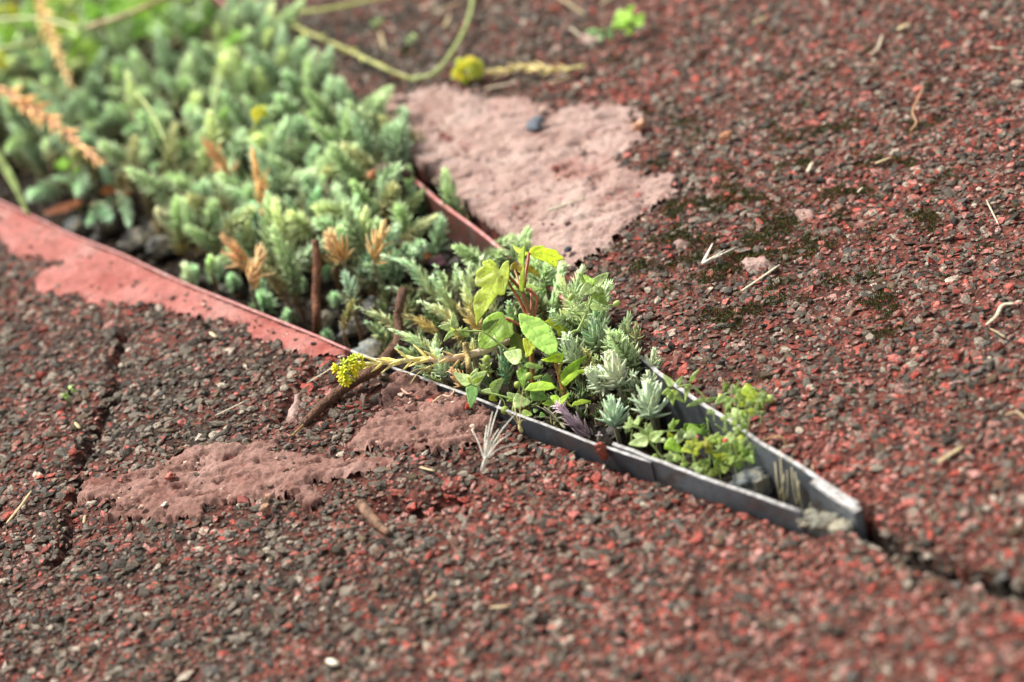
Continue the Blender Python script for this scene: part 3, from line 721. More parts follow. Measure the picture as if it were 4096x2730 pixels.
def shoot_leaves(curve, L, n, r, lo=82, hi=14, start=0.0, power=1.0, tipshrink=.55, droop=0.0, pw=1.6):
    """leaf placements along a stem: 4x4 frames (x side, y along the leaf, z towards the tip) and the place on the shoot"""
    out = []; m_ = len(curve); ph = r.uniform(0, 6.28)
    seg = np.linalg.norm(np.diff(curve, axis=0), axis=1); cum = np.concatenate([[0], np.cumsum(seg)]); cum /= cum[-1]
    for i in range(n):
        s = start + (1 - start) * ((i + .5) / n) ** power
        p = np.array([np.interp(s, cum, curve[:, k]) for k in range(3)]); e = min(s + .03, 1); b0 = max(s - .03, 0)
        ax = unit(np.array([np.interp(e, cum, curve[:, k]) - np.interp(b0, cum, curve[:, k]) for k in range(3)]))
        a, b = frame(ax); ph += 2.39996 + r.normal(0, .12)
        u = (s - start) / (1 - start)
        th = math.radians(lo + (hi - lo) * u ** pw + r.normal(0, 6))
        o = math.cos(ph) * a + math.sin(ph) * b
        d = unit(math.cos(th) * ax + math.sin(th) * o + np.array([0, 0, -droop * (1 - u)]))
        z = ax - (ax @ d) * d; z = unit(z if np.linalg.norm(z) > 1e-6 else a); x = np.cross(d, z)
        l = L * (1.0 - (1 - tipshrink) * u ** 2.5) * r.uniform(.85, 1.12) * (0.8 + .2 * min(1, u * 4))
        M = np.eye(4); M[:3, 0], M[:3, 1], M[:3, 2], M[:3, 3] = x * l, d * l, z * l, p
        out.append((M, u))
    return out
NEEDLES = [needle(b, f) for b, f in ((.5, .105), (.9, .11), (1.3, .10), (.2, .10), (1.7, .115), (.7, .125))]
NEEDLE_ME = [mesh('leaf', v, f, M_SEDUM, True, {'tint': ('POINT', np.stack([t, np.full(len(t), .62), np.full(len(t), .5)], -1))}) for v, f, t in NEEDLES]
LOWN = [needle(b, .125, 4, (0, .4, .85)) for b in (.3, .6, 1.0)]

def cluster_mesh(seed, ratio, bend, n, lo, hi, Lr=.64):
    """a shoot of length 'ratio' along z with heads about one unit wide; returns stem and leaf-mass meshes"""
    r = np.random.default_rng(seed)
    c = np.array([[bend * (t ** 2) * ratio * .35, .1 * bend * t * math.sin(seed), t * ratio] for t in np.linspace(0, 1, 9)])
    V, F, C = [], [], []; o = 0
    for M, u in shoot_leaves(c, Lr, n, r, lo, hi, start=.10, power=.85, tipshrink=.5, pw=2.4):
        v, f, t = LOWN[r.integers(3)]
        V.append(v @ M[:3, :3].T + M[:3, 3]); F += [tuple(i + o for i in q) for q in f]; o += len(v)
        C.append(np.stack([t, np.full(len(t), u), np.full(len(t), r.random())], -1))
    sv, sf = tube(c, np.linspace(.09, .05, 9), 6)
    CLUS_RAW.append((np.vstack(V), F, np.vstack(C)))
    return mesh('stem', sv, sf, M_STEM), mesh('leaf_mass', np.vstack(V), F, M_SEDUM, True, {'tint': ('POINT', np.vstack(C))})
CLUS_RAW = []
CLUS = [cluster_mesh(100 + k, rt, bd, n, lo, hi) for k, (rt, bd, n, lo, hi) in enumerate([
    (2.0, .3, 96, 84, 44), (2.3, .8, 108, 82, 40), (2.7, 1.2, 122, 80, 40), (1.6, .2, 84, 86, 46), (2.1, 1.4, 100, 84, 44), (3.0, .9, 134, 80, 40), (1.8, .0, 88, 88, 46), (2.5, 1.7, 114, 82, 42)])]
_full = list(CLUS_RAW); CLUS_RAW.clear()
_ = [cluster_mesh(300 + k, rt, .4, 46, 84, 22, .7) for k, rt in enumerate((2.2, 2.0, 1.8))]
LOW_RAW, LOW_LEN = list(CLUS_RAW), (2.2, 2.0, 1.8)
CLUS_LEN = [2.0, 2.3, 2.7, 1.6, 2.1, 3.0, 1.8, 2.5]
GLAUC = [(.25, .36, .25), (.21, .31, .225), (.28, .38, .255), (.31, .39, .22), (.23, .33, .19), (.19, .28, .20)]
def soft_shoot(tip, base, wid, color, dry, label, group, k):
    tip, base = np.asarray(tip, float), np.asarray(base, float)
    d = tip - base; L = np.linalg.norm(d); st, lm = CLUS[k % 8]; sc = min(wid, L / CLUS_LEN[k % 8] * 1.6)
    root = empty('sedum_shoot', (*base[:2], min(base[2], SOIL_Z + .002)))
    q = Vector(unit(d)).to_track_quat('Z', 'Y'); spin = Matrix.Rotation(random.uniform(0, 6.28), 4, 'Z')
    Lc = CLUS_LEN[k % 8] * sc; start = tip - unit(d) * Lc
    Mx = Matrix.Translation(Vector(start) - root.location) @ q.to_matrix().to_4x4() @ spin @ Matrix.Scale(sc, 4)
    s = link('stem', st, root); s.matrix_basis = Mx; s.color = (.20, .13, .07, 1)
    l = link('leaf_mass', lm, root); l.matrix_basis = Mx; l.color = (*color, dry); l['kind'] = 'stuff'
    # the bare stem down into the soil
    if start[2] > SOIL_Z + .004:
        foot = np.array([start[0] - .25 * (start[2] - SOIL_Z) * .3, start[1] + .002, SOIL_Z - .003])
        v, f = tube(catmull([foot, start * .45 + foot * .55 + np.array([.001, 0, 0]), start + unit(d) * .001], 3), [.0009] * 6 + [.0009], 5)
        b = link('stem', mesh('stem', v - np.array(root.location), f, M_STEM), root); b.color = (.16, .09, .05, 1)
    return tag(root, label, 'sedum', group)
CL_LABEL = 'sedum shoot in the dense blue green clump at the wide end of the bed'
CL_GROUP = 'sedum shoots of the dense clump'
MARKS = [((1265, 960), 'around the head of the upright brown stick'), ((1015, 650), 'around the orange leaved shoot'), ((1040, 460), 'around the small pair of yellow flowers'), ((1620, 640), 'against the corner of the pink mortar patch'), ((1430, 420), 'leaning over the painted far edging'),
         ((240, 250), 'behind the straw coloured dry stalk'), ((200, 480), 'along the pinkish dry stalk'), ((610, 460), 'around the thin green forked stalk'), ((900, 100), 'beside the dark hollow'), ((680, 850), 'above the dark angular stone'), ((950, 1000), 'above the withered tan shoots'), ((1480, 850), 'right of the upright brown stick')]
def clump_label(px, py, c):
    k = min(range(len(MARKS)), key=lambda i: (MARKS[i][0][0] - px) ** 2 + (MARKS[i][0][1] - py) ** 2)
    tone = 'olive' if c[0] > .8 * c[1] else ('pale' if sum(c) > .93 else 'blue green')
    return tone + ' sedum shoot of the dense clump, ' + MARKS[k][1], CL_GROUP + ', ' + MARKS[k][1] + ', ' + tone
Z3 = lambda x, y: (500 + .542 * x, 600 + .542 * y)
def tiplist():
    L = []
    def add(t, b, w, c=None, dry=.5, lab=None): L.append((t, b, w, c, dry, lab))
    for t, b, w, c, dry in [((1640, 60), (1680, 390), 185, (.17, .35, .25), .1), ((2010, 260), (1960, 520), 150, None, .6), ((2140, 200), (2110, 420), 140, None, .6), ((1740, 440), (1680, 680), 190, (.27, .42, .28), .5),
        ((1270, 600), (1230, 860), 180, (.32, .44, .33), .3), ((1100, 790), (1160, 1000), 170, (.22, .21, .13), .9), ((330, 510), (540, 650), 160, (.30, .42, .27), .4), ((240, 440), (330, 560), 110, (.40, .42, .33), .3),
        ((640, 450), (790, 590), 160, None, .2), ((800, 400), (980, 580), 165, (.24, .42, .31), .2), ((520, 540), (680, 720), 150, None, .3), ((420, 370), (640, 430), 150, (.30, .46, .30), .3), ((440, 850), (480, 990), 130, (.36, .48, .34), .3),
        ((1420, 290), (1360, 580), 150, (.23, .40, .27), .5), ((1120, 370), (1190, 590), 150, (.27, .33, .22), .7), ((1850, 620), (1760, 940), 170, (.15, .28, .22), .5), ((2090, 720), (2060, 830), 120, None, .4),
        ((2190, 430), (2080, 660), 130, (.26, .30, .18), .7), ((1300, 350), (1300, 560), 120, None, .5), ((1580, 140), (1570, 330), 110, None, .3), ((1600, 580), (1560, 750), 110, (.34, .45, .27), .8), ((640, 800), (640, 950), 110, (.33, .50, .27), .3),
        ((920, 550), (900, 720), 120, None, .5), ((1460, 200), (1450, 330), 130, (.30, .42, .28), .5), ((1190, 20), (1290, 260), 150, None, .4), ((1700, 900), (1690, 1150), 150, (.16, .26, .2), .5), ((1640, 1130), (1620, 1280), 120, (.2, .2, .08), .9)]:
        add(Z3(*t), Z3(*b), w * .542, c, dry)
    return L
random.seed(21)
for k, (t, b, w, c, dry, lab) in enumerate(tiplist()):
    dz = (b[1] - t[1]) / PXM * 1.05 * .9; zt = 0.004 + .3 * dz
    d = depth_at(t[0], t[1], zt)
    c = c or random.choice(GLAUC)
    soft_shoot(at(t[0], t[1], d), at(b[0], b[1], d + random.uniform(-.002, .010)), w / FPX * d, c, dry, *clump_label(t[0], t[1], c), k + random.randrange(8))
# orange and rosette shoots of the clump
def field(poly, step, seed):
    r = np.random.default_rng(seed); pts = []
    x0, y0 = np.min(poly, 0); x1, y1 = np.max(poly, 0); tries = 0
    while tries < 9000:
        tries += 1; p = (r.uniform(x0, x1), r.uniform(y0, y1))
        if not inside(np.array([p[0]]), np.array([p[1]]), poly)[0]: continue
        if all((p[0] - q[0]) ** 2 + ((p[1] - q[1]) * 1.15) ** 2 > step ** 2 for q in pts): pts.append(p); tries = max(0, tries - 40)
    return pts
CLUMP = [(-120, 190), (200, 130), (420, 190), (560, 250), (700, 140), (860, 60), (1040, 10), (1100, 90), (1060, 300), (1180, 330), (1330, 400), (1480, 470), (1600, 470), (1660, 640), (1560, 760), (1420, 880), (1200, 960), (1000, 960), (820, 900), (700, 820),
         (600, 700), (540, 560), (420, 600), (300, 620), (150, 560), (-120, 500)]
random.seed(5)
tips = field(CLUMP, 62, 3)
for k, (px, py) in enumerate(tips):
    back = 1 - min(1, max(0, py) / 900)
    zt = random.uniform(-.004, .012) + .007 * (1 - back) * random.random()
    tip = P(px, py, zt); ln = random.uniform(.020, .034) * (1 + .1 * back)
    drx = unit(LEAN + np.array([random.gauss(-.2, .62), random.gauss(-.25, .5), 0]))
    if px < 700: drx = unit(drx + np.array([-.25 * random.random(), -.2, 0]))
    w = random.uniform(.0112, .0152)
    c = random.choice(GLAUC); br = random.uniform(.85, 1.2); c = tuple(v * br for v in c)
    if py > 600 and random.random() < .25: c = (.24, .26, .15)
    soft_shoot(tip, tip - drx * ln, w, c, random.choice([.1, .3, .5, .8]), *clump_label(px, py, c), random.randrange(8))
# shoots leaning out over the far edging
for k in range(46):
    s = k / 45; px = 980 + 700 * s; py = 86 + (745 - 86) * s + random.uniform(-25, 35)
    foot = P(px - 30, py + 40, -.012) + np.array([-.010, -.004, 0]); ln = random.uniform(.026, .042)
    drx = unit(np.array([random.uniform(.15, .75), random.uniform(-.3, .25), 1.0])); c = random.choice(GLAUC)
    tp = foot + drx * ln; qx, qy = proj(tp)
    soft_shoot(tp, foot, random.uniform(.010, .0135), c, random.choice([.1, .3, .5]), *clump_label(qx, qy, c), random.randrange(8))
# shoots filling the corner between the clump and the painted edging
random.seed(31)
for k, (px, py) in enumerate(field([(1380, 800), (1560, 700), (1680, 760), (1740, 860), (1720, 960), (1600, 1000), (1440, 1010), (1360, 920)], 72, 12)):
    tp = P(px, py, random.uniform(-.002, .010)); drx = unit(LEAN + np.array([random.gauss(-.2, .4), random.gauss(-.2, .3), 0])); c = random.choice(GLAUC)
    if sdist(tp[0:1], tp[1:2], TRENCH)[0] > -.002: continue
    soft_shoot(tp, tp - drx * random.uniform(.018, .028), random.uniform(.011, .0145), c, random.choice([.3, .6, .9]), *clump_label(px, py, c), random.randrange(8))
# pale shoots crowding the far rim behind the maple and the rosettes
for k in range(26):
    s = k / 25; px = 1990 + 640 * s; py = 985 + 490 * s + random.uniform(-20, 40)
    foot = P(px - 10, py + 30, -.010) + np.array([-.007, -.004, 0]); drx = unit(np.array([random.uniform(-.1, .7), random.uniform(-.45, .2), 1.0])); c = random.choice([(.26, .36, .22), (.22, .31, .19), (.30, .38, .22), (.20, .27, .16)])
    soft_shoot(foot + drx * random.uniform(.016, .027), foot, random.uniform(.009, .0135), c, random.choice([.1, .4, .7]), 'short green sedum shoot crowding the far rim behind the maple seedling and the rosettes', 'sedum shoots along the far rim', random.randrange(8))
# trailing shoots over the stones behind the coral margin
for k, (t, b, w) in enumerate([((230, 720), (480, 800), 95), ((330, 860), (420, 830), 120), ((500, 700), (480, 830), 110), ((120, 790), (260, 740), 100), ((390, 770), (330, 700), 90), ((560, 860), (500, 800), 100), ((160, 590), (280, 640), 100), ((60, 470), (200, 560), 110), ((450, 880), (400, 840), 120)]):
    d = depth_at(t[0], t[1], -.006)
    soft_shoot(at(*t, d), at(*b, d + .008), w / FPX * d, random.choice([(.26, .40, .32), (.30, .44, .34)]), .3, 'pale sedum shoot trailing over the stones behind the smooth coral margin', 'trailing sedum shoots', k)
# star-like small rosettes low on the soil
for k, (px, py, w) in enumerate([(1055, 1190, 120), (1150, 1245, 70), (1335, 1175, 65), (1210, 1120, 50), (1310, 1330, 65), (1310, 1070, 55), (930, 1110, 70), (1660, 995, 80), (690, 830, 60), (1040, 1125, 60), (770, 1080, 80), (870, 1060, 80)]):
    d = depth_at(px, py, -.014)
    soft_shoot(at(px, py, d), at(px + random.uniform(-15, 15), py + 60, d + .012), w / FPX * d, (.27, .43, .30), .2, 'tiny pale sedum rosette low on the dark soil beside the upright brown stick', 'tiny low rosettes', [3, 6][k % 2])

# --- shoots close to the focal plane: every leaf its own piece
def hero_shoot(tip, base, wpx, color, label, dry=0.0, n=44, lo=80, hi=16, z=.006, arch=(0, 0), seed=0, drycol=(.50, .34, .12), group=None, ext=.15, dens=1.6, fat=1.55, tipcol=None, lead=None, Lk=.64, pw=1.6, start=0.0):
    r = np.random.default_rng(seed + 900)
    d = depth_at(tip[0], tip[1], z)
    pt = at(tip[0], tip[1], d); pb = at(base[0], base[1], d + (lead if lead is not None else r.uniform(.000, .008)))
    pb = pb + (pb - pt) * ext; n = int(n * dens)
    mid = (pt + pb) / 2 + at(tip[0] + arch[0], tip[1] + arch[1], d) - pt
    L = wpx / FPX * d * Lk
    c = catmull([pb, mid, pt], 6)
    root = empty('sedum_shoot', (pb[0], pb[1], SOIL_Z)); o = np.array(root.location)
    foot = np.array([pb[0] - .002, pb[1] + .004, SOIL_Z - .003])
    sc_ = np.vstack([catmull([foot, pb * .5 + foot * .5 + [0.001, -.001, 0], pb], 3)[:-1], c])
    sv, sf = tube(sc_, np.linspace(.0010, .0007, len(sc_)), 6, jit=.08)
    s = link('stem', mesh('stem', sv - o, sf, M_STEM), root); s.color = (.22, .20, .13, 1)
    for M, u in shoot_leaves(c, L, n, r, lo, hi, power=.85, droop=.10, pw=pw, start=start):
        q = int(r.integers(6)); lf = link('leaf', NEEDLE_ME[q], root)
        M = M.copy(); M[:3, 3] -= o; M[:3, 0] *= fat; M[:3, 2] *= 1 + (fat - 1) * .7
        lf.matrix_basis = Matrix(M.tolist())
        k = .78 + .66 * u; cc = np.array(color) * k * r.uniform(.86, 1.14)  # leaf colour rises towards the tip, part young growth, part painted sunlight
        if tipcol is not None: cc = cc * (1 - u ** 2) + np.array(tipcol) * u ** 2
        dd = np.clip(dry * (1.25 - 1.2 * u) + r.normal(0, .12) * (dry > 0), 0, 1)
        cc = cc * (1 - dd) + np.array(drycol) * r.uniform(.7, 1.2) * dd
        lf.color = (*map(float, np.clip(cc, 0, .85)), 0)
    return tag(root, label, 'sedum', group)
Z4 = lambda x, y: (1400 + .4782 * x, 950 + .4782 * y)
Z5 = lambda x, y: (2200 + .5740 * x, 1300 + .5740 * y)
G1, G2, G3, G4, G5 = (.27, .44, .31), (.20, .34, .24), (.38, .53, .36), (.42, .46, .22), (.12, .24, .16)
H4 = [  # tip, base, width, colour, dry, leaves, arch, z, label
 ((300, 165), (660, 470), 155, G1, .25, 64, (10, -40), .010, 'long sedum shoot arching over the dark hollow behind the brown root'),
 ((60, 590), (370, 745), 125, G3, .35, 40, (0, -10), .006, 'sedum shoot with open sparse leaves reaching out past the brown root'),
 ((405, 635), (700, 790), 125, (.46, .42, .20), .6, 46, (0, -12), .006, 'yellowing sedum shoot lying in front of the brown root'),
 ((365, 780), (660, 940), 140, G3, .15, 50, (0, -8), .006, 'fat pale green sedum shoot lying just below the yellowing one'),
 ((600, 545), (850, 700), 140, G3, .45, 48, (0, -10), .006, 'pale sedum shoot with orange lower leaves in the middle of the front clump'),
 ((700, 360), (880, 600), 155, (.30, .48, .34), .35, 54, (-5, 0), .008, 'silvery green sedum shoot leaning left behind the pale one with orange leaves'),
 ((720, 250), (810, 420), 120, (.33, .50, .37), .2, 40, (0, 0), .008, 'pale round tipped sedum shoot in the back row by the painted edging'),
 ((890, 245), (905, 420), 115, (.35, .52, .39), .2, 38, (0, 0), .008, 'pale round tipped sedum shoot in the back row by the painted edging'),
 ((1000, 240), (1005, 420), 115, (.38, .54, .38), .2, 38, (0, 0), .008, 'pale round tipped sedum shoot in the back row by the painted edging'),
 ((1100, 185), (1085, 350), 105, (.38, .55, .40), .2, 36, (0, 0), .009, 'pale round tipped sedum shoot in the back row by the painted edging'),
 ((940, 330), (1030, 640), 150, (.33, .48, .30), .5, 54, (0, 0), .008, 'upright sedum shoot with ochre lower leaves left of the big maple leaf'),
 ((1755, 305), (1690, 650), 185, (.27, .47, .28), .15, 58, (8, 0), .010, 'tall bright green sedum shoot standing behind the red maple stalks'),
 ((1600, 350), (1640, 540), 110, (.30, .48, .30), .2, 38, (0, 0), .008, 'small sedum shoot between the maple stalks and the tall bright green one'),
 ((1820, 520), (1800, 760), 130, (.28, .36, .20), .6, 46, (0, 0), .006, 'olive brown sedum shoot below the tall bright green one'),
 ((1690, 630), (1700, 760), 115, (.30, .50, .33), .1, 36, (0, 0), .006, 'small pale rosette above the curled yellow maple leaf'),
 ((735, 985), (775, 1150), 165, (.30, .46, .33), .1, 46, (0, 0), .008, 'grey green sedum rosette hanging over the pink cut flower stalk'),
 ((710, 905), (725, 1000), 115, (.33, .50, .36), .1, 32, (0, 0), .006, 'small rosette tucked behind the pink cut flower stalk'),
 ((870, 1130), (960, 1240), 150, (.34, .22, .15), .5, 44, (0, 0), .004, 'withered pinkish brown sedum shoot beside the front pimpernel whorl'),
 ((330, 425), (510, 500), 100, (.28, .44, .33), .2, 40, (0, -5), -.004, 'ball tipped sedum shoot in shade behind the brown root'),
 ((150, 720), (300, 850), 130, (.22, .38, .27), .4, 40, (0, 0), -.002, 'dim green sedum shoot beneath the open sparse one'),
 ((920, 590), (1090, 770), 125, (.40, .36, .19), .6, 46, (0, 0), .006, 'ochre sedum shoot under the big maple leaf'),
 ((720, 830), (725, 930), 95, (.26, .42, .24), .3, 30, (0, 0), .004, 'small green rosette behind the left pimpernel tip'),
 ((1810, 850), (1880, 1040), 195, (.34, .50, .38), .05, 54, (0, 0), .008, 'silvery rosette touching the large serrated leaf'),
 ((2050, 640), (2065, 900), 190, (.18, .33, .21), .05, 56, (0, 0), .008, 'dark green sedum shoot below the droplet covered pimpernel'),
 ((2060, 1140), (2090, 1260), 150, (.33, .48, .38), .05, 42, (0, 0), .006, 'silvery sedum shoot at the right of the serrated seedling'),
 ((1130, 1030), (1145, 1150), 135, (.27, .36, .16), .2, 40, (0, 0), .004, 'yellow green rosette under the pink cut flower stalk'),
 ((1270, 960), (1320, 1200), 150, G5, .05, 50, (0, 0), .003, 'dark blue green sedum shoot in shade under the oval pimpernel leaf'),
 ((1330, 560), (1360, 700), 130, (.25, .42, .27), .2, 40, (0, 0), .006, 'sedum shoot in front of the crossing red maple stalks'),
 ((420, 930), (540, 1000), 120, (.24, .38, .24), .2, 38, (0, 0), .002, 'green sedum shoot above the yellow flower stalk'),
 ((560, 1080), (700, 1130), 110, (.15, .26, .18), .4, 36, (0, 0), -.003, 'dark sedum shoot under the yellow flower stalk'),
 ((1210, 760), (1230, 900), 120, (.22, .36, .22), .4, 38, (0, 0), .003, 'shaded sedum shoot behind the lower maple leaf'),
 ((840, 720), (930, 850), 120, (.30, .38, .20), .5, 40, (0, 0), .003, 'mottled sedum shoot behind the left pimpernel tip'),
 ((1450, 500), (1480, 640), 115, (.27, .42, .28), .3, 38, (0, 0), .003, 'sedum shoot behind the foot of the maple seedling'),
 ((1180, 430), (1200, 620), 120, (.30, .45, .29), .3, 40, (0, 0), .002, 'sedum shoot in shade behind the big maple leaf'),
 ((640, 1160), (760, 1230), 105, (.17, .27, .19), .3, 36, (0, 0), -.004, 'dark sedum shoot low against the near edging'),
 ((1030, 880), (1040, 990), 110, (.26, .38, .2), .5, 36, (0, 0), .003, 'yellowish sedum shoot behind the pink cut flower stalk'),
]
for k, (t, b, w, c, dry, n, arch, z, lab) in enumerate(H4):
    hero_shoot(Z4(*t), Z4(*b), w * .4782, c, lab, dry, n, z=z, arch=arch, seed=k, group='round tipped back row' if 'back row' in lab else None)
H5 = [
 ((430, 280), (480, 440), 225, (.42, .55, .45), .05, 60, .008, 'largest silvery rosette of the group beside the serrated seedling'),
 ((300, 345), (390, 450), 165, (.38, .52, .42), .1, 44, .007, 'silvery rosette leaning left under the largest one'),
 ((690, 480), (715, 660), 225, (.36, .52, .42), .05, 56, .007, 'blue grey rosette with long lower leaves standing before the grey edging'),
 ((430, 565), (460, 720), 180, (.30, .48, .38), .05, 46, .004, 'blue green rosette with pointed leaves above the speckled grit'),
 ((690, 365), (705, 470), 125, (.36, .50, .38), .05, 36, .006, 'small fan shaped rosette just behind the blue grey one'),
 ((720, 205), (722, 350), 115, (.33, .48, .35), .05, 36, .006, 'small pale shoot at the foot of the far slab'),
 ((600, 0), (605, 130), 75, (.30, .46, .2), .1, 30, .010, 'slim yellow green shoot standing against the red chips'),
 ((320, 40), (340, 190), 215, (.17, .31, .2), .05, 56, .008, 'dark green rosette between the serrated leaf and the far slab'),
 ((130, 120), (200, 270), 170, (.36, .52, .4), .05, 48, .008, 'silvery rosette just right of the serrated leaf'),
 ((450, 215), (465, 300), 110, (.30, .46, .3), .05, 32, .006, 'small green rosette above the largest silvery one'),
 ((575, 355), (590, 470), 120, (.30, .44, .34), .1, 36, .005, 'grey green rosette right of the largest silvery one'),
 ((470, 140), (475, 215), 85, (.27, .42, .22), .1, 28, .007, 'tiny green rosette at the back by the far slab'),
 ((320, 235), (330, 310), 95, (.24, .36, .18), .2, 30, .006, 'tiny olive rosette left of the small green one'),
 ((565, 195), (585, 290), 95, (.34, .42, .3), .3, 30, .006, 'pale thin rosette on pink stems beside the far slab'),
 ((250, 190), (270, 300), 100, (.30, .36, .15), .2, 30, .005, 'yellow green leaves fanned out below the silvery rosette'),
 ((510, 20), (520, 110), 100, (.20, .33, .18), .2, 34, .007, 'dark small shoot beside the slim yellow green one'),
 ((80, 585), (280, 800), 175, (.40, .33, .46), .0, 84, .001, 'purple grey sedum shoot lying against the near edging'),
 ((345, 765), (352, 830), 85, (.42, .38, .52), .0, 30, -.001, 'tiny lilac rosette beside the crumpled red flake'),
]
for k, (t, b, w, c, dry, n, z, lab) in enumerate(H5):
    pur = 'purple' in lab or 'lilac' in lab
    c = tuple(v * s for v, s in zip(c, (.78, .72, .74)))
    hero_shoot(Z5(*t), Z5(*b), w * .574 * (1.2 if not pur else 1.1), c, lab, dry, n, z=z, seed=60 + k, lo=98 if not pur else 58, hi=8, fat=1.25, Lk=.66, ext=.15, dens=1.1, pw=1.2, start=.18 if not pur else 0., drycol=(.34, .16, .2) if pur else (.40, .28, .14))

# --- the low undergrowth of both clumps, too dense to count; leaf colour darkened beneath the shoots as painted shade
def undergrowth(name, spots, label, color):
    V, F, C, o = [], [], [], 0
    for tip, d, wid, k, dim in spots:
        v, f, cc = LOW_RAW[k]; q = np.array(Vector(d).to_track_quat('Z', 'Y').to_matrix()); a = random.uniform(0, 6.28)
        rz = np.array([[math.cos(a), -math.sin(a), 0], [math.sin(a), math.cos(a), 0], [0, 0, 1]])
        V.append((v * wid - np.array([0, 0, LOW_LEN[k] * wid])) @ (q @ rz).T + tip); F += [tuple(i + o for i in g_) for g_ in f]; o += len(v)
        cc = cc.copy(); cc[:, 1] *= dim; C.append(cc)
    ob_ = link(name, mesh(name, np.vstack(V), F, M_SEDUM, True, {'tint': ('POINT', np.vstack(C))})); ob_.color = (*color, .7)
    return tag(ob_, label, 'undergrowth', kind='stuff')
FRONT = [(1470, 1250), (1560, 1120), (1700, 1090), (1850, 1080), (2050, 1130), (2300, 1200), (2480, 1330), (2620, 1480), (2640, 1600), (2480, 1700), (2330, 1680), (2150, 1640), (1950, 1560), (1800, 1500), (1640, 1420)]
random.seed(77); spots = []
for k, (px, py) in enumerate(field(FRONT, 44, 8)):
    tip = P(px, py, random.uniform(-.013, -.006))
    if sdist(tip[0:1], tip[1:2], TRENCH)[0] > -.006: continue
    spots.append((tip, unit(LEAN + np.array([random.gauss(-.1, .45), random.gauss(-.15, .4), 0])), random.uniform(.0075, .0105), random.choice([0, 1, 2]), random.uniform(.4, .8)))
undergrowth('sedum_undergrowth', spots, 'low sedum leaves darkened as shade, filling the gaps beneath the front clump', (.12, .17, .09))
random.seed(78); spots = []
for k, (px, py) in enumerate(field([(x, y + 60) for x, y in CLUMP], 60, 9)):
    tip = P(px, py, random.uniform(-.012, -.004))
    if sdist(tip[0:1], tip[1:2], TRENCH)[0] > -.008: continue
    spots.append((tip, unit(LEAN + np.array([random.gauss(-.1, .4), random.gauss(-.1, .4), 0])), random.uniform(.008, .011), random.choice([0, 1, 2]), random.uniform(.4, .8)))
undergrowth('sedum_undergrowth', spots, 'low sedum leaves darkened as shade, filling the gaps beneath the dense blue green clump', (.12, .17, .10))
random.seed(79); spots = []
for k, (px, py) in enumerate(field([(-700, 250), (-650, -500), (150, -700), (700, -150), (950, 60), (400, 150), (0, 200), (-300, 350)], 62, 10)):
    tip = P(px, py, random.uniform(-.004, .010))
    if sdist(tip[0:1], tip[1:2], TRENCH)[0] > -.004: continue
    spots.append((tip, unit(LEAN + np.array([random.gauss(-.1, .3), random.gauss(-.1, .3), 0])), random.uniform(.011, .014), random.choice([0, 1, 2]), random.uniform(.8, 1.)))
undergrowth('sedum_undergrowth', spots, 'sedum mat carrying on beyond the bright weeds at the back', (.25, .35, .22))

